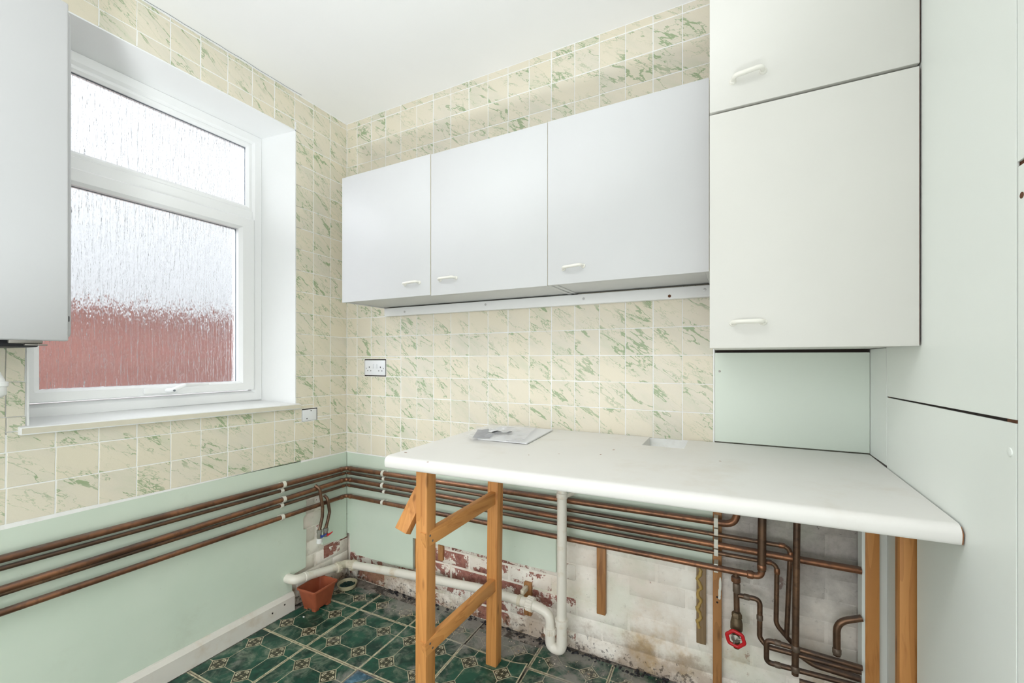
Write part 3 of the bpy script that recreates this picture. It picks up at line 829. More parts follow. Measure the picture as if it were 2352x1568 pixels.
# ------------------------------------------------------------------ worktop with notch
BL_, BR_ = Vector((0.983, -0.004, 0.953)), Vector((2.4135, -0.012, 0.955))
FL_, FR_ = Vector((0.979, -0.708, 0.940)), Vector((2.4125, -0.652, 0.943))
TH = 0.039
def wt(u, v, dz=0.0, dout=0.0):
    a = BL_.lerp(BR_, u); b = FL_.lerp(FR_, u); p = a.lerp(b, v)
    out = (b - a).normalized()
    return p + out * dout + Vector((0, 0, dz))
bm = bmesh.new()
NR = 0.019
def profile(u, v0):
    pr = [wt(u, v0, -TH), wt(u, v0, 0.0)]
    for k in range(1, 8):
        pr.append(wt(u, v0 + (0.97 - v0) * k / 7, 0.0))
    b0 = wt(u, 0.97)
    L = (wt(u, 1.0) - b0).length
    for k in range(1, 9):           # rolled front nose
        a = math.pi / 2 * k / 8
        pr.append(wt(u, 0.97, -NR * (1 - math.cos(a)), L * math.sin(a)))
    for k in range(1, 5):
        a = math.pi / 2 * k / 4
        pr.append(wt(u, 0.97, -NR - (TH - NR) * math.sin(a) , L - 0.006 * (1 - math.cos(a))))
    return pr
N0, N1 = (1.722 - BL_.x) / (BR_.x - BL_.x), (1.866 - BL_.x) / (BR_.x - BL_.x)
NV = 0.245
def segm(u0, u1, v0):
    a = [bm.verts.new(p) for p in profile(u0, v0)]; b = [bm.verts.new(p) for p in profile(u1, v0)]
    n = len(a)
    for i in range(n):
        bm.faces.new((a[i], a[(i + 1) % n], b[(i + 1) % n], b[i]))
    bm.faces.new(a); bm.faces.new(b)
segm(0.0, N0, 0.0); segm(N0, N1, NV); segm(N1, 1.0, 0.0)
top = link_mesh('worktop', bm, MT['worktop'], None, 35)
tag(top, 'long white laminate worktop with rolled front edge resting on the timber frame', 'worktop')
bm = bmesh.new()      # bare chipboard at the broken right end of the nose
e = [wt(1.0, 0.985, -0.004), wt(1.0, 1.0, -0.016), wt(1.0, 0.995, -TH + 0.002), wt(1.0, 0.96, -TH)]
bm_hexa(bm, [p + Vector((0.0002, 0, 0)) for p in e], [p + Vector((0.0022, 0, 0)) for p in e])
link_mesh('chipped_end', bm, MT['chipboard'], top)
bm = bmesh.new()
e = [wt(0.0, 0.965, -0.001), wt(0.0, 0.99, -0.008), wt(0.0, 0.985, -0.03), wt(0.0, 0.0, -TH), wt(0.0, 0.0, -0.001)]
bm_hexa(bm, [p + Vector((-0.0002, 0, 0)) for p in e], [p + Vector((-0.0012, 0, 0)) for p in e])
link_mesh('edge_strip', bm, MT['worktop'], top)
# tide marks and chips on the top
for u, v, s in ((0.465, 0.42, 0.006), (0.45, 0.55, 0.004), (0.36, 0.62, 0.003), (0.70, 0.45, 0.004), (0.12, 0.95, 0.006), (0.30, 0.70, 0.003), (0.02, 0.90, 0.007)):
    p = wt(u, v, 0.0002)
    if v > 0.93: p = wt(u, 0.97, -0.004, 0.012)
    m = Matrix.Translation(p) @ Matrix.Rotation(u * 9, 4, 'Z') @ Matrix.Diagonal((s, s * 0.5, 0.0006, 1))
    bm = bmesh.new(); bmesh.ops.create_icosphere(bm, subdivisions=1, radius=1.0, matrix=m)
    link_mesh('chip_mark', bm, MT['chipboard'], top)

# ------------------------------------------------------------------ timber trestle under the worktop
fr_ = empty('timber_frame', (1.10, -0.43, FZ), 'orange pine trestle frame of two posts and two rails under the worktop', 'frame')
PS = 0.046
def post(cx, cy, dx, top_z, name='leg', w=PS, d=PS, rot=0.0):
    bm = bmesh.new()
    c, s = math.cos(rot), math.sin(rot)
    q = [(c * a * w / 2 - s * b * d / 2, s * a * w / 2 + c * b * d / 2) for a, b in ((-1, -1), (1, -1), (1, 1), (-1, 1))]
    bm_hexa(bm, [(cx + x, cy + y, FZ + 0.0015) for x, y in q], [(cx + dx + x, cy + y, top_z) for x, y in q])
    bevel_all(bm, 0.0015, 2)
    return link_mesh(name, bm, MT['pine_z'], fr_, 40)
post(1.068, -0.605, 0.004, wt(0.06, 0.80, -TH - 0.0015).z, w=0.047, d=0.050)
post(1.118, -0.216, 0.012, wt(0.10, 0.30, -TH - 0.0015).z, w=0.049, d=0.046)
def rail_(z0, z1, h):
    p0 = Vector((1.0805, -0.6315, z0)); p1 = Vector((1.1345 , -0.192, z1))
    if h: pass
    return beam('rail', p0, p1, 0.024, h, (0, 0, 1), MT['pine_y'], fr_)
r1 = rail_(0.648, 0.692, 0.052)
r2 = rail_(0.277, 0.330, 0.050)
for r_, z0, z1 in ((r1, 0.648, 0.692), (r2, 0.277, 0.330)):
    for y_, dz in ((-0.612, 0.010), (-0.600, -0.012), (-0.215, 0.012), (-0.205, -0.008)):
        t = (y_ + 0.6315) / 0.4395
        x_ = 1.0805 + 0.054 * t + 0.0119
        lathe('screw_head', [(0.004, 0.0), (0.004, 0.0008), (0.002, 0.0014)], (x_, y_, z0 + (z1 - z0) * t + dz), (1, -0.12, 0), MT['steel'], r_, 12)
# short brace stub nailed behind the front post
beam('brace', (1.034, -0.575, 0.800), (0.998, -0.640, 0.668), 0.034, 0.050, (1.0, 0.2, 0.1), MT['pine_z'], fr_)

# ------------------------------------------------------------------ copper pipes: five runs round the corner
def lz(z0, z1, y): return z0 + (z1 - z0) * (-y / 1.346)
RUNS = [  # name note, radius, z corner, z at the left edge, z at the batten, stand-off, label
    (0.0125, 0.637, 0.655, 0.664, 0.030, 'topmost copper pipe of the five runs round the corner'),
    (0.0080, 0.608, 0.624, 0.626, 0.024, 'second copper pipe from the top, thin and dark'),
    (0.0118, 0.572, 0.560, 0.586, 0.028, 'third copper pipe from the top, in the middle of the five'),
    (0.0078, 0.536, 0.545, 0.549, 0.022, 'fourth copper pipe from the top, thinnest of the five'),
    (0.0112, 0.478, 0.491, 0.497, 0.030, 'lowest copper pipe of the five runs round the corner')]
YL = -2.6
def elbow(p, r, a, b, root):
    """socket fitting collars either side of a corner"""
    for d in (a, b):
        d = Vector(d).normalized(); q = Vector(p) + d * (r * 2.0)
        tube('fitting', [q, q + d * 0.004, q + d * 0.018, q + d * 0.020], [r * 1.0, r * 1.16, r * 1.16, r * 1.02], MT['copper'], root, 14)
PIPES = []
for i, (r, zc, zl, zr, so, lab) in enumerate(RUNS):
    zL = zc + (zl - zc) * (-YL / 1.346)
    c = Vector((so, -so, zc))
    pts = [(so, YL, zL), tuple(c), (1.985, -so - 0.002, zr)]
    rads = [0, r * 2.2, 0]
    if i == 0:
        pts = pts[:-1] + [(2.030, -so - 0.004, zr), (2.034, -so - 0.004, 0.905)]; rads = [0, r * 2.2, 0.045, 0]
    elif i == 1:
        pts = pts[:-1] + [(2.196, -so - 0.004, 0.616), (2.184, -so - 0.004, 0.300)]; rads = [0, r * 2.2, 0.028, 0]
    elif i == 2:
        pts = pts[:-1] + [(2.3885, -so - 0.004, 0.580)]; rads = [0, r * 2.2, 0]
    elif i == 3:
        pts = pts[:-1] + [(2.156, -so - 0.004, 0.548), (2.153, -so - 0.004, 0.335), (2.200, -so - 0.002, 0.283)]; rads = [0, r * 2.2, 0.026, 0.04, 0]
    else:
        pts = pts[:-1] + [(2.108, -0.045, 0.500), (2.112, -0.045, 0.905)]; rads = [0, r * 2.2, 0.022, 0]
    root = empty('copper_pipe', tuple(c), lab, 'pipe', 'copper pipe runs along both walls')
    tube('pipe_run', fillet(pts, rads, 7), r, MT['copper_dark' if i in (1, 3) else 'copper'], root, 16)
    elbow(c, r, (0, -1, 0), (1, 0, 0), root)
    if i in (1, 3): elbow(pts[2], r, (-1, 0, 0), (0, 0, -1), root)
    if i == 4: elbow((2.108, -0.045, 0.500), r * 1.1, (-1, 0, 0), (0.01, 0, 1), root)
    PIPES.append(root)
# thicker upright of the lowest run
tube('riser', [(2.108, -0.045, 0.522), (2.112, -0.045, 0.905)], 0.0135, MT['copper_dark'], PIPES[4], 16)

# pipe clips
def clip(p, d, r, lab, grp, mat='clip'):
    """plastic saddle clip round a pipe at p; d = pipe direction, wall behind"""
    d = Vector(d).normalized(); p = Vector(p)
    back = Vector((0, 1, 0)) if abs(d.x) > 0.5 else Vector((-1, 0, 0))
    bm = bmesh.new()
    n = 14; R0, R1, w = r + 0.0006, r + 0.0042, 0.0075
    ring = []
    for k in range(n + 1):
        a = R(-150) + R(300) * k / n
        vdir = (-back) * math.cos(a) + Vector((0, 0, 1)) * math.sin(a)
        ring.append([bm.verts.new(p + vdir * R0 - d * w), bm.verts.new(p + vdir * R1 - d * w), bm.verts.new(p + vdir * R1 + d * w), bm.verts.new(p + vdir * R0 + d * w)])
    for a, b in zip(ring, ring[1:]):
        for k in range(4): bm.faces.new((a[k], a[(k + 1) % 4], b[(k + 1) % 4], b[k]))
    bm.faces.new(ring[0]); bm.faces.new(ring[-1])
    o = link_mesh('pipe_clip', bm, MT[mat], None, 40)
    tag(o, lab, 'clip', grp)
    bm = bmesh.new()
    dist = abs(p.y) if abs(d.x) > 0.5 else abs(p.x)
    q = p + back * (r + 0.0035)
    e = p + back * (dist - 0.0002)
    bm_tube(bm, [q, e], [0.006, 0.008], 10)
    link_mesh('clip_stem', bm, MT[mat], o, 40)
ORD = ['topmost', 'second', 'third', 'fourth', 'lowest']
for i, (r, zc, zl, zr, so, lab) in enumerate(RUNS):
    y_ = (-0.420, -0.426, -0.418, -0.426, -0.428)[i]
    clip((so, y_, zc + (zl - zc) * (-y_ / 1.346)), (0, 1, 0), r, 'white plastic clip on the %s copper pipe along the left wall' % ORD[i], 'white clips on the left wall pipes')
    x_ = (0.317, 0.317, 0.312, 0.317, 0.314)[i]
    t = (x_ - so) / (1.985 - so)
    clip((x_, -so - 0.002 * t, zc + (zr - zc) * t), (1, 0, 0), r, 'white plastic clip on the %s copper pipe left of the trestle' % ORD[i], 'white clips on the back wall pipes')

# ------------------------------------------------------------------ battens on the back wall
def batten(x0, x1, y0, z0, z1, lab, mat='batten', y1=0.0245):
    o = box('batten', (x0, y0, z0), (x1, y1, z1), MT[mat], None, 0.002)
    tag(o, lab, 'batten', 'old timber battens on the back wall'); return o
batten(1.500, 1.538, 0.004, 0.178, 0.466, 'short brown batten right of the upright waste pipe')
b2 = batten(1.893, 1.927, 0.006, 0.172, 0.470, 'grey-brown batten with a wavy line of dried yellow glue', 'batten_dark')
pts = [(1.903 + 0.006 * math.sin(k * 0.95) + 0.0022 * math.sin(k * 2.3), 0.0062, 0.462 - 0.0085 * k) for k in range(28)]
bm = bmesh.new(); bm_tube(bm, pts, [0.005 + 0.0025 * abs(math.sin(k * 0.6)) for k in range(28)], 8)
link_mesh('glue_line', bm, MT['glue'], b2, 60)
b3 = batten(1.951, 1.981, -0.004, FZ + 0.003, 0.905, 'tall orange batten that carries the grey pipe clips')
bm = bmesh.new()
for x_, z_, s_ in ((1.974, 0.39, 0.02), (1.976, 0.42, 0.03), (1.9735, 0.372, 0.008)):
    bmesh.ops.create_icosphere(bm, subdivisions=2, radius=1.0, matrix=Matrix.Translation((x_, -0.0042, z_)) @ Matrix.Diagonal((0.005, 0.0015, s_, 1)))
link_mesh('filler_patch', bm, MT['clip'], b3, 60)
for z_ in (0.352, 0.372):
    lathe('screw_hole', [(0.004, 0.0), (0.004, 0.0006), (0.002, 0.0008)], (1.966, -0.0038, z_), (0, -1, 0), MT['hole'], b3, 10)
batten(0.506, 0.533, 0.004, 0.150, 0.306, 'short batten low down left of the trestle post')
batten(0.660, 0.690, 0.004, 0.226, 0.306, 'stub of batten low down behind the trestle post')
b6 = batten(1.155, 1.192, 0.002, 0.080, 0.232, 'small timber block behind the waste pipe clip')
for i, (r, zc, zl, zr, so, lab) in enumerate(RUNS):
    w = 0.008
    o = empty('pipe_clip', (1.963, -so - 0.002, zr), 'flat grey clip on the %s copper pipe at the tall batten' % ORD[i], 'clip', 'grey clips on the tall batten')
    yb_ = -0.0045; yf_ = -so - r - 0.003
    zc_ = zr + 0.0
    box('clip_face', (1.956, yf_ - 0.0015, zc_ - r - 0.004), (1.970, yf_ + 0.001, zc_ + r + 0.005), MT['clip'], o, 0.0006)
    box('clip_arm', (1.956, yf_, zc_ + r + 0.0025), (1.970, yb_, zc_ + r + 0.005), MT['clip'], o)
    box('clip_arm', (1.956, yf_, zc_ - r - 0.004), (1.970, yb_, zc_ - r - 0.0015), MT['clip'], o)

# ------------------------------------------------------------------ valve branch and other pipes on the right
vb = empty('stopcock', (2.029, -0.045, 0.24), 'old stopcock with a red wheel on a short copper drop', 'valve')
tube('drop_pipe', [(2.028, -0.045, 0.500), (2.031, -0.045, 0.36)], 0.0098, MT['copper_dark'], vb, 14)
bm = bmesh.new()
bm.free()
lathe('fitting', [(0.0125, 0.0), (0.0155, 0.003), (0.0155, 0.018), (0.0125, 0.021)], (2.028, -0.045, 0.462), (0, 0, 1), MT['copper'], vb, 16)
lathe('fitting', [(0.0105, 0.0), (0.0125, 0.003), (0.0125, 0.03), (0.0105, 0.034)], (2.030, -0.045, 0.425), (0, 0, 1), MT['solder'], vb, 16)
bm = bmesh.new()
lathe_bm(bm, [(0.0125, 0.0), (0.0175, 0.002), (0.0175, 0.014), (0.0150, 0.017), (0.013, 0.02)], (2.031, -0.045, 0.335), (0, 0, 1), 6)
lathe_bm(bm, [(0.014, 0.0), (0.020, 0.012), (0.020, 0.035), (0.015, 0.055)], (2.030, -0.045, 0.282), (0, 0, 1), 18)
lathe_bm(bm, [(0.010, 0.0), (0.012, 0.006), (0.010, 0.06)], (2.030, -0.045, 0.226), (0, 0, 1), 14)
lathe_bm(bm, [(0.012, 0.0), (0.012, 0.02), (0.008, 0.024), (0.005, 0.036)], (2.0295, -0.055, 0.285), (-0.12, -1, -0.10), 14)
link_mesh('valve_body', bm, MT['brass'], vb, 40)
wc = Vector((2.0265, -0.086, 0.281)); wa = Vector((-0.10, -1, -0.08)).normalized()
u_ = wa.orthogonal().normalized(); v_ = wa.cross(u_)
bm = bmesh.new()
n = 36; pts = []
for k in range(n):
    a = 2 * math.pi * k / n; rr = 0.0265 + 0.0016 * math.cos(6 * a)
    pts.append(wc + (u_ * math.cos(a) + v_ * math.sin(a)) * rr)
rings = []
for k in range(n):
    a = 2 * math.pi * k / n; rad = (u_ * math.cos(a) + v_ * math.sin(a))
    rings.append([bm.verts.new(pts[k] + (rad * math.cos(2 * math.pi * j / 8) * 1.2 + wa * math.sin(2 * math.pi * j / 8)) * 0.0055) for j in range(8)])
for k in range(n):
    a, b = rings[k], rings[(k + 1) % n]
    for j in range(8): bm.faces.new((a[j], a[(j + 1) % 8], b[(j + 1) % 8], b[j]))
wheel = link_mesh('red_wheel', bm, MT['red'], vb, 60)
bm = bmesh.new()
for k in range(3):
    a = 2 * math.pi * k / 3 + 0.5; d = (u_ * math.cos(a) + v_ * math.sin(a))
    bm_tube(bm, [wc + d * 0.004, wc + d * 0.024], 0.0034, 8)
lathe_bm(bm, [(0.013, -0.001), (0.014, 0.001), (0.008, 0.003), (0.004, 0.006), (0.003, 0.007)], wc, wa, 18)
link_mesh('hub', bm, MT['valve'], wheel, 50)

def pipe_thing(label, pts, rads, r, fits=(), name='copper_pipe', grp='bent copper pipes in the right corner'):
    pts = [Vector(p) for p in pts]
    root = empty(name, tuple(pts[0]), label, 'pipe', grp)
    tube('pipe_run', fillet(pts, rads, 7), r, MT['copper_dark'], root, 14)
    for p, d in fits:
        d = Vector(d).normalized(); p = Vector(p)
        tube('fitting', [p, p + d * 0.003, p + d * 0.017, p + d * 0.02], [r, r * 1.2, r * 1.2, r], MT['solder'], root, 14)
    return root
pipe_thing('crooked copper branch leaving the stopcock drop to the right', [(2.034, -0.045, 0.416), (2.103, -0.045, 0.419), (2.102, -0.045, 0.285), (2.124, -0.050, 0.262), (2.384, -0.052, 0.262)],
           [0, 0.02, 0.022, 0.02, 0], 0.0085, [((2.052, -0.045, 0.417), (1, 0, 0)), ((2.1025, -0.045, 0.345), (0, 0, 1))])
pipe_thing('long straight copper riser in front of the other pipes, right of the stopcock', [(2.211, -0.072, 0.905), (2.204, -0.072, 0.205)], 0, 0.0105,
           [((2.2055, -0.072, 0.285), (0, 0, 1)), ((2.2046, -0.072, 0.215), (0, 0, 1))])
pipe_thing('copper pipe bent down like a step low in the right corner', [(2.384, -0.066, 0.284), (2.122, -0.062, 0.292), (2.122, -0.060, 0.214), (2.384, -0.060, 0.219)], [0, 0.016, 0.016, 0], 0.0085,
           [((2.145, -0.062, 0.2915), (1, 0, 0)), ((2.145, -0.060, 0.2145), (1, 0, 0))])
pipe_thing('copper pipe hooked over to the right partition', [(2.322, -0.046, 0.292), (2.322, -0.044, 0.402), (2.3885, -0.040, 0.430)], [0, 0.05, 0], 0.0105,
           [((2.322, -0.046, 0.296), (0, 0, 1))])
pipe_thing('sagging copper pipe behind the straight runs low in the right corner', [(2.205, -0.040, 0.268), (2.26, -0.040, 0.238), (2.384, -0.040, 0.232)], [0, 0.08, 0], 0.0105)
pipe_thing('short straight copper pipe lowest in the right corner, running behind the partition edge', [(2.215, -0.085, 0.196), (2.384, -0.085, 0.199)], [0, 0], 0.0085)

# ------------------------------------------------------------------ tap tails on the left wall
for lab, pts, r, lev, cap in (
    ('copper tail bent down from the pipes, ending in a blue-levered valve', [(0.030, -0.238, 0.590), (0.052, -0.228, 0.575), (0.056, -0.212, 0.470), (0.056, -0.214, 0.420), (0.056, -0.232, 0.350)], 0.0085, 'blue', True),
    ('copper tail on the left wall ending in a red-levered valve', [(0.028, -0.180, 0.520), (0.050, -0.176, 0.505), (0.054, -0.166, 0.430), (0.054, -0.178, 0.385), (0.054, -0.192, 0.345)], 0.0082, 'red', False)):
    root = empty('isolating_valve', pts[-1], lab, 'valve', 'valved copper tails on the left wall')
    tube('tail_pipe', fillet(pts, 0.04, 6), r, MT['copper_dark'], root, 14)
    b = Vector(pts[-1])
    bm = bmesh.new()
    lathe_bm(bm, [(0.012, 0.0), (0.0145, 0.002), (0.0145, 0.017), (0.012, 0.019)], b - Vector((0, 0, 0.012)), (0, 0, 1), 6)
    lathe_bm(bm, [(0.011, 0.0), (0.012, 0.004), (0.012, 0.026), (0.011, 0.03)], b - Vector((0, 0, 0.040)), (0, 0, 1), 16)
    link_mesh('valve_body', bm, MT['valve'], root, 40)
    bm = bmesh.new()
    s = b + Vector((0.013, 0.0, -0.026))
    bm_tube(bm, [s, s + Vector((0.010, 0.002, 0))], 0.005, 10)
    bm_tube(bm, [s + Vector((0.010, -0.008, -0.002)), s + Vector((0.012, 0.010, 0.003)), s + Vector((0.013, 0.024, 0.008))], [0.0055, 0.0042, 0.0022], 10)
    link_mesh('lever', bm, MT[lev], root, 50)
    if cap:
        lathe('white_cap', [(0.012, 0.0), (0.015, 0.002), (0.015, 0.024), (0.013, 0.026)], b - Vector((0, 0, 0.066)), (0, 0, 1), MT['white_cap'], root, 18)

# ------------------------------------------------------------------ waste pipe: upright with trap, run along both walls
wp = empty('waste_pipe', (1.377, -0.088, FZ), 'white plastic waste pipe with a U trap under the worktop', 'pipe')
WX, WY = 1.3765, -0.088
tube('upright', [(WX + 0.002, WY, 0.902), (WX, WY, 0.155)], 0.0205, MT['pvc'], wp, 22)
pts = [(WX, WY, 0.165), (WX, WY, 0.030), (1.322, -0.084, 0.030), (1.322, -0.084, 0.105)]
tube('trap_bend', fillet([(WX, WY, 0.165), (WX, WY, 0.036), (1.3225, -0.084, 0.036), (1.3225, -0.084, 0.115)], [0, 0.0265, 0.0265, 0], 9), 0.0218, MT['pvc'], wp, 22)
tube('trap_bend', fillet([(1.3225, -0.084, 0.10), (1.3215, -0.084, 0.176), (1.235, -0.078, 0.190)], [0, 0.060, 0], 10), 0.0205, MT['pvc'], wp, 22)
def nut(p, d, r, ln, lab='nut', parent=wp, mat='pvc', ribs=18):
    d = Vector(d).normalized(); p = Vector(p)
    bm = bmesh.new()
    lathe_bm(bm, [(r * 0.9, 0.0), (r, 0.002), (r, ln - 0.002), (r * 0.9, ln)], p, d, 28)
    u = d.orthogonal().normalized(); v = d.cross(u)
    for k in range(ribs):
        a = 2 * math.pi * k / ribs; q = p + (u * math.cos(a) + v * math.sin(a)) * r
        bm_tube(bm, [q + d * 0.002, q + d * (ln - 0.002)], 0.0022, 6)
    return link_mesh(lab, bm, MT[mat], parent, 50)
nut((1.3225, -0.084, 0.092), (0, 0, 1), 0.0262, 0.026)
nut((1.2435, -0.0785, 0.1885), (-0.99, 0.07, 0.03), 0.0285, 0.034)
lathe('coupling', [(0.0215, 0.0), (0.0255, 0.003), (0.0255, 0.020), (0.0285, 0.022), (0.0285, 0.032), (0.0215, 0.034)], (WX, WY, 0.138), (0, 0, 1), MT['pvc'], wp, 28)
lathe('coupling', [(0.0208, 0.0), (0.0235, 0.002), (0.0235, 0.022), (0.0208, 0.024)], (WX + 0.0015, WY, 0.680), (0, 0, 1), MT['pvc'], wp, 28)
ci = beam('clip_arm', (WX + 0.018, WY + 0.004, 0.692), (1.416, -0.004, 0.690), 0.012, 0.016, (0, 0, 1), MT['pvc'], wp, 0.002)
lathe('clip_screw', [(0.006, 0.0), (0.006, 0.003), (0.003, 0.004)], (1.409, -0.03, 0.690), (0.2, -1, 0), MT['gasket'], wp, 12)
# horizontal run to the corner, then along the left wall
wr = empty('waste_run', (0.06, -0.05, 0.10), 'long white waste pipe along the skirting turning the corner', 'pipe')
CN = Vector((0.052, -0.052, 0.098))
tube('back_run', [tuple(CN + Vector((0.03, 0, 0.002))), (0.60, -0.050, 0.148), (0.94, -0.053, 0.176), (1.232, -0.0775, 0.189)], 0.0208, MT['pvc'], wr, 22)
tube('left_run', [tuple(CN + Vector((0, -0.03, 0.001))), (0.050, -0.330, 0.142)], 0.0208, MT['pvc'], wr, 22)
tube('corner_bend', fillet([tuple(CN + Vector((0.05, 0, 0.003))), tuple(CN), tuple(CN + Vector((0, -0.05, 0.004)))], [0, 0.03, 0], 9), 0.0225, MT['pvc_old'], wr, 22)
tube('end_bend', fillet([(0.050, -0.318, 0.140), (0.050, -0.372, 0.148), (-0.008, -0.378, 0.150)], [0, 0.032, 0], 8), 0.0225, MT['pvc'], wr, 22)
nut(CN + Vector((0.046, 0, 0.002)), (1, 0, 0.04), 0.0275, 0.026, parent=wr, mat='pvc_old')
nut(CN + Vector((0, -0.046, 0.002)), (0, -1, 0.06), 0.0275, 0.026, parent=wr, mat='pvc_old')
lathe('coupling', [(0.0225, 0.0), (0.0245, 0.002), (0.0245, 0.016), (0.0225, 0.018)], (0.050, -0.322, 0.1405), (0, 1, -0.12), MT['pvc'], wr, 24)
bm = bmesh.new()
pc = Vector((1.172, -0.0725, 0.1865)); ring = []
for k in range(25):
    a = 2 * math.pi * k / 24
    vv = Vector((0.0, -math.cos(a), math.sin(a)))
    ring.append([bm.verts.new(pc + vv * 0.0212 + Vector((-0.008, 0, 0))), bm.verts.new(pc + vv * 0.0242 + Vector((-0.008, 0, 0))),
                 bm.verts.new(pc + vv * 0.0242 + Vector((0.008, 0, 0))), bm.verts.new(pc + vv * 0.0212 + Vector((0.008, 0, 0)))])
for a, b in zip(ring, ring[1:]):
    for k in range(4): bm.faces.new((a[k], a[(k + 1) % 4], b[(k + 1) % 4], b[k]))
bm_box(bm, (1.164, -0.052, 0.200), (1.180, 0.0010, 0.222), 0.002)
link_mesh('clip', bm, MT['pvc_old'], wr, 40)

# ------------------------------------------------------------------ socket and blank plate
so_ = empty('double_socket', (0.2245, 0.0, 1.174), 'white double power socket on the back wall near the corner', 'socket')
box('recess', (0.144, -0.0004, 1.1705), (0.306, 0.012, 1.2675), MT['hole'], so_)
fp = box('face_plate', (0.149, -0.0045, 1.176), (0.303, 0.003, 1.2605), MT['socket'], so_, 0.002)
for sx in (-1, 1):
    cx = 0.226 + sx * 0.042
    bm = bmesh.new()
    bm_box(bm, (cx - 0.0025, -0.0050, 1.217), (cx + 0.0025, -0.0044, 1.226))
    for k in (-1, 1):
        bm_box(bm, (cx + k * 0.0115 - 0.0035, -0.0050, 1.199), (cx + k * 0.0115 + 0.0035, -0.0044, 1.2035))
    bm_box(bm, (0.226 + sx * 0.066 - 0.0015, -0.0050, 1.212), (0.226 + sx * 0.066 + 0.0015, -0.0044, 1.218))
    link_mesh('pin_hole', bm, MT['black'], fp)
    bm = bmesh.new(); bm_box(bm, (0.226 + sx * 0.0125 - 0.006, -0.0085, 1.214), (0.226 + sx * 0.0125 + 0.006, -0.0040, 1.240), 0.002)
    link_mesh('rocker', bm, MT['socket'], fp, 40)
bpz = 0.25 * TS
bp = empty('blanking_plate', (0, -0.249, 0.940 + 0.0), 'white blank plate set in the tiles under the window corner', 'plate')
box('recess', (-0.012, -0.2955, 0.937), (0.0004, -0.2025, 1.003), MT['hole'], bp)
pl = box('face_plate', (-0.004, -0.2945, 0.938), (0.003, -0.2075, 0.998), MT['socket'], bp, 0.0015)
for y_, z_ in ((-0.268, 0.950), (-0.243, 0.990)):
    lathe('screw', [(0.003, 0.0), (0.003, 0.001), (0.001, 0.0012)], (0.0029, y_, z_), (1, 0, 0), MT['black'], pl, 10)

# ------------------------------------------------------------------ floor tiles
gx0, gy0 = 0.312, -0.197
ang = R(1.35); PX = 0.3165
ex = Vector((math.cos(ang), math.sin(ang), 0)); ey = Vector((-math.sin(ang), math.cos(ang), 0))
def clip_poly(poly, a, b, c):
    """keep a*x + b*y <= c"""
    out = []
    for i in range(len(poly)):
        p, q = poly[i], poly[(i + 1) % len(poly)]
        fp_, fq_ = a * p[0] + b * p[1] - c, a * q[0] + b * q[1] - c
        if fp_ <= 0: out.append(p)
        if (fp_ < 0) != (fq_ < 0) and abs(fp_ - fq_) > 1e-9:
            t = fp_ / (fp_ - fq_); out.append((p[0] + (q[0] - p[0]) * t, p[1] + (q[1] - p[1]) * t))
    return out
def floor_tile(i, j, lift=None, cut=None, mat='floor_tile', z=0.0):
    rnd = random.Random(i * 31 + j * 7 + 5)
    h = 0.1570
    c = Vector((gx0, gy0, FZ)) + ex * (PX * (i + 0.5)) + ey * (PX * (j + 0.5)) + Vector((rnd.uniform(-.0015, .0015), rnd.uniform(-.0015, .0015), 0))
    rot = ang + rnd.uniform(-0.004, 0.004)
    cr, sr = math.cos(rot), math.sin(rot)
    poly = [(-h, -h), (h, -h), (h, h), (-h, h)]
    # clip in world axes against the room
    W = [(c.x + cr * x - sr * y, c.y + sr * x + cr * y) for x, y in poly]
    back = -0.045 if c.x < 0.9 else (-0.040 if c.x < 1.25 else 0.012)
    W = clip_poly(W, -1, 0, -0.026); W = clip_poly(W, 0, 1, back + rnd.uniform(-.006, .006)); W = clip_poly(W, 1, 0, 2.386)
    if len(W) < 3: return
    L = [(cr * (x - c.x) + sr * (y - c.y), -sr * (x - c.x) + cr * (y - c.y)) for x, y in W]
    if cut: L = clip_poly(L, *cut)
    if len(L) < 3: return
    bm = bmesh.new()
    if lift:
        n = 10; T = 0.0022
        grid = [[None] * (n + 1) for _ in range(n + 1)]; gb = [[None] * (n + 1) for _ in range(n + 1)]
        for a in range(n + 1):
            for b in range(n + 1):
                x = -h + 2 * h * a / n; y = -h + 2 * h * b / n
                zz = lift(x / h, y / h)
                grid[a][b] = bm.verts.new((x, y, zz + T)); gb[a][b] = bm.verts.new((x, y, zz))
        for a in range(n):
            for b in range(n):
                bm.faces.new((grid[a][b], grid[a + 1][b], grid[a + 1][b + 1], grid[a][b + 1]))
                bm.faces.new((gb[a][b], gb[a][b + 1], gb[a + 1][b + 1], gb[a + 1][b]))
        for a in range(n):
            for A, B in (((a, 0), (a + 1, 0)), ((n, a), (n, a + 1)), ((a + 1, n), (a, n)), ((0, a + 1), (0, a))):
                bm.faces.new((gb[A[0]][A[1]], gb[B[0]][B[1]], grid[B[0]][B[1]], grid[A[0]][A[1]]))
    else:
        bm_hexa(bm, [(x, y, -0.0028) for x, y in L], [(x, y, 0.0) for x, y in L])
        bmesh.ops.recalc_face_normals(bm, faces=bm.faces)
    bmesh.ops.recalc_face_normals(bm, faces=bm.faces)
    me = bpy.data.meshes.new('floor_tile'); bm.to_mesh(me); bm.free()
    me.materials.append(MT[mat])
    if lift:
        for p in me.polygons: p.use_smooth = True
        me.set_sharp_from_angle(angle=R(40))
    o = place('floor_tile', me, (c.x, c.y, FZ + z), (0, 0, rot), floor)
    return o
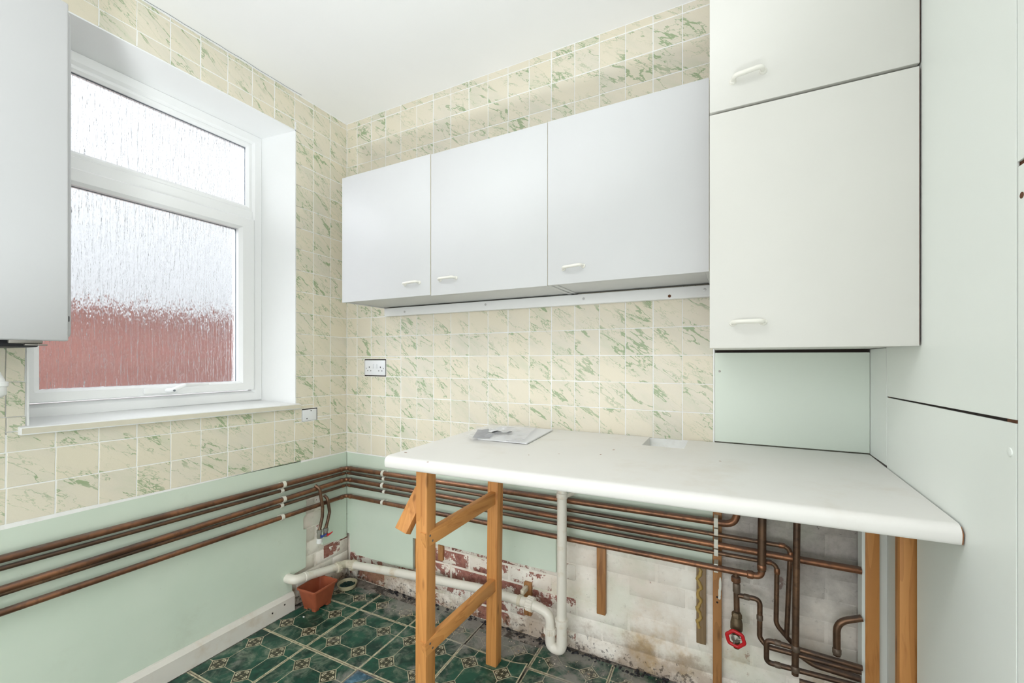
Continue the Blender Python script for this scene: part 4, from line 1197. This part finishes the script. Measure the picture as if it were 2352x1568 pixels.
# tiles with curled or lifted edges
LIFT = {(2, -1): lambda x, y: 0.0006 + 0.028 * max(0, x - 0.25) ** 2 * max(0, y + 0.1) + 0.016 * max(0, -x - 0.45) ** 2 * max(0, y),
        (1, 0): lambda x, y: 0.0005 + 0.010 * max(0, x - 0.3) ** 2 * max(0, -y),
        (1, -1): lambda x, y: 0.0005 + 0.012 * max(0, y - 0.3) ** 2,
        }
for i in range(-1, 7):
    for j in range(-7, 1):
        if (i, j) == (1, -2):
            floor_tile(i, j, cut=(-1, 1, 0.215))
            continue
        floor_tile(i, j, lift=LIFT.get((i, j)))
# older blue tile showing where a corner is broken away
bm = bmesh.new()
cc = Vector((gx0, gy0, FZ)) + ex * PX * 1.0 + ey * PX * -1.0
bm_hexa(bm, [(cc.x + a, cc.y + b, FZ - 0.0030) for a, b in ((0.004, -0.095), (0.095, -0.004), (0.004, -0.004))], [(cc.x + a, cc.y + b, FZ - 0.0012) for a, b in ((0.004, -0.095), (0.095, -0.004), (0.004, -0.004))])
link_mesh('floor_tile', bm, MT['floor_tile_blue'], floor)

# ragged rubble and black adhesive along the foot of the back wall (stuff)
def debris(name, n, xr, yr, size, mat, lab, cat, seed):
    rnd = random.Random(seed); bm = bmesh.new()
    for _ in range(n):
        s = rnd.uniform(*size) * rnd.uniform(0.5, 1.2)
        x, y = rnd.uniform(*xr), rnd.uniform(*yr)
        m = Matrix.Translation((x, y, FZ + s * 0.25)) @ Matrix.Rotation(rnd.uniform(0, 6), 4, 'Z') @ Matrix.Rotation(rnd.uniform(-.5, .5), 4, 'X') @ Matrix.Diagonal((s, s * rnd.uniform(.5, 1), s * rnd.uniform(.3, .6), 1))
        bmesh.ops.create_icosphere(bm, subdivisions=1, radius=1.0, matrix=m)
    o = link_mesh(name, bm, mat)
    tag(o, lab, cat, kind='stuff')
debris('plaster_crumbs', 420, (0.05, 2.36), (-0.14, 0.012), (0.0012, 0.0045), MT['mortar'], 'plaster crumbs and dust scattered along the foot of the back wall', 'debris', 3)
debris('adhesive_scraps', 300, (0.30, 2.36), (-0.014, 0.020), (0.003, 0.011), MT['black'], 'black bitumen scraps along the bottom of the brick wall', 'debris', 9)
cr_ = bmesh.new(); bmesh.ops.create_icosphere(cr_, subdivisions=2, radius=1.0, matrix=Matrix.Translation((0.117, -0.372, FZ + 0.002)) @ Matrix.Diagonal((0.006, 0.004, 0.002, 1)))
o = link_mesh('plaster_chip', cr_, MT['white_cap'], None, 60); tag(o, 'small white chip lying on the green tile before the planter', 'chip')

# ------------------------------------------------------------------ terracotta planter and dish in the corner
def ring_loft(bm, loops):
    vs = [[bm.verts.new(p) for p in l] for l in loops]
    n = len(vs[0])
    for a, b in zip(vs, vs[1:]):
        for k in range(n): bm.faces.new((a[k], a[(k + 1) % n], b[(k + 1) % n], b[k]))
    bm.faces.new(vs[0]); bm.faces.new(vs[-1])
def rrect(cx, cy, hx, hy, z, r, rot=0.0, seg=4):
    out = []
    for qx, qy, a0 in ((1, 1, 0), (-1, 1, 90), (-1, -1, 180), (1, -1, 270)):
        for k in range(seg + 1):
            a = R(a0 + 90 * k / seg)
            x = qx * (hx - r) + r * math.cos(a); y = qy * (hy - r) + r * math.sin(a)
            out.append((cx + x * math.cos(rot) - y * math.sin(rot), cy + x * math.sin(rot) + y * math.cos(rot), z))
    return out
pc_x, pc_y, pr_ = 0.091, -0.272, R(3)
plr = empty('planter', (pc_x, pc_y, FZ), 'empty terracotta-coloured trough planter under the waste pipe end', 'planter')
bm = bmesh.new()
z0 = FZ + 0.012; z1 = 0.096
ring_loft(bm, [rrect(pc_x, pc_y, 0.044, 0.050, z0, 0.010, pr_), rrect(pc_x, pc_y, 0.047, 0.054, z0 + 0.008, 0.012, pr_), rrect(pc_x, pc_y, 0.060, 0.071, z1 - 0.012, 0.012, pr_),
               rrect(pc_x, pc_y, 0.0655, 0.0765, z1 - 0.011, 0.012, pr_), rrect(pc_x, pc_y, 0.0665, 0.0775, z1 - 0.002, 0.012, pr_), rrect(pc_x, pc_y, 0.0650, 0.0760, z1, 0.011, pr_),
               rrect(pc_x, pc_y, 0.0600, 0.0705, z1 - 0.001, 0.009, pr_), rrect(pc_x, pc_y, 0.0560, 0.0670, z1 - 0.012, 0.009, pr_), rrect(pc_x, pc_y, 0.0430, 0.0500, z0 + 0.006, 0.008, pr_)])
link_mesh('trough', bm, MT['terracotta'], plr, 45)
for sx in (-1, 1):
    for sy in (-1, 1):
        bm = bmesh.new()
        ring_loft(bm, [rrect(pc_x + sx * 0.030, pc_y + sy * 0.036, 0.013, 0.013, FZ + 0.0012, 0.003, pr_), rrect(pc_x + sx * 0.030, pc_y + sy * 0.036, 0.0145, 0.0145, FZ + 0.022, 0.003, pr_)])
        link_mesh('foot', bm, MT['terracotta'], plr, 45)
dc = (0.090, -0.077)
dish = empty('dish', (dc[0], dc[1], FZ), 'shallow cream dish on the floor in the corner holding green pellets', 'dish')
lathe('bowl', [(0.034, 0.0008), (0.046, 0.006), (0.053, 0.024), (0.054, 0.030), (0.052, 0.0305), (0.049, 0.024), (0.043, 0.010), (0.002, 0.008)], (dc[0], dc[1], FZ), (0, 0, 1), MT['bowl'], dish, 36)
rnd = random.Random(5); bm = bmesh.new()
for _ in range(420):
    a = rnd.uniform(0, 6.283); q = 0.041 * math.sqrt(rnd.random()); s = rnd.uniform(0.0018, 0.0034)
    bmesh.ops.create_icosphere(bm, subdivisions=1, radius=1.0, matrix=Matrix.Translation((dc[0] + q * math.cos(a), dc[1] + q * math.sin(a), FZ + 0.0145 + rnd.uniform(-0.002, 0.0025))) @ Matrix.Rotation(a, 4, 'Z') @ Matrix.Diagonal((s * 1.5, s, s, 1)))
o = link_mesh('bait_pellets', bm, MT['bait']); tag(o, 'dark green bait pellets heaped in the cream dish', 'pellets', kind='stuff')

# ------------------------------------------------------------------ papers in a plastic sleeve on the worktop
def wz(x, y):
    u = (x - BL_.x) / (BR_.x - BL_.x); v = (BL_.y - y) / (BL_.y - FL_.y)
    return wt(u, v).z
pp = empty('paper_packet', (1.18, -0.19, wz(1.18, -0.19)), 'crumpled clear plastic sleeve of white papers lying on the worktop', 'papers')
def sheet(name, quad, t, dz, mat, parent, wob=0.0, n=10, seed=1, m=6):
    bm = bmesh.new(); g_ = []; b_ = []
    for a in range(n + 1):
        ra, rb = [], []
        for b in range(m + 1):
            u, v = a / n, b / m
            x = (quad[0][0] * (1 - u) + quad[1][0] * u) * (1 - v) + (quad[3][0] * (1 - u) + quad[2][0] * u) * v
            y = (quad[0][1] * (1 - u) + quad[1][1] * u) * (1 - v) + (quad[3][1] * (1 - u) + quad[2][1] * u) * v
            w = wob * abs(mnoise.noise(Vector((x * 15, y * 15, seed)))) 
            z = wz(x, y) + dz + w
            ra.append(bm.verts.new((x, y, z + t))); rb.append(bm.verts.new((x, y, z)))
        g_.append(ra); b_.append(rb)
    for a in range(n):
        for b in range(m):
            bm.faces.new((g_[a][b], g_[a + 1][b], g_[a + 1][b + 1], g_[a][b + 1])); bm.faces.new((b_[a][b], b_[a][b + 1], b_[a + 1][b + 1], b_[a + 1][b]))
    rim = [(a, 0) for a in range(n)] + [(n, b) for b in range(m)] + [(a, m) for a in range(n, 0, -1)] + [(0, b) for b in range(m, 0, -1)]
    for k in range(len(rim)):
        A, B = rim[k], rim[(k + 1) % len(rim)]
        bm.faces.new((b_[A[0]][A[1]], b_[B[0]][B[1]], g_[B[0]][B[1]], g_[A[0]][A[1]]))
    return link_mesh(name, bm, mat, parent, 60)
sheet('papers', [(1.075, -0.055), (1.318, -0.045), (1.335, -0.345), (1.120, -0.345)], 0.004, 0.0014, MT['paper'], pp, 0.002)
sheet('printed_sheet', [(1.030, -0.200), (1.115, -0.150), (1.165, -0.330), (1.105, -0.360)], 0.0006, 0.0075, MT['grey_paper'], pp, 0.010, 10, 4)
sheet('folded_sheet', [(1.075, -0.180), (1.170, -0.150), (1.215, -0.230), (1.120, -0.260)], 0.0006, 0.0130, MT['paper'], pp, 0.018, 8, 8)
sheet('plastic_sleeve', [(1.012, -0.180), (1.250, -0.050), (1.330, -0.380), (1.100, -0.420)], 0.0006, 0.0135, MT['film'], pp, 0.024, 22, 2, 16)
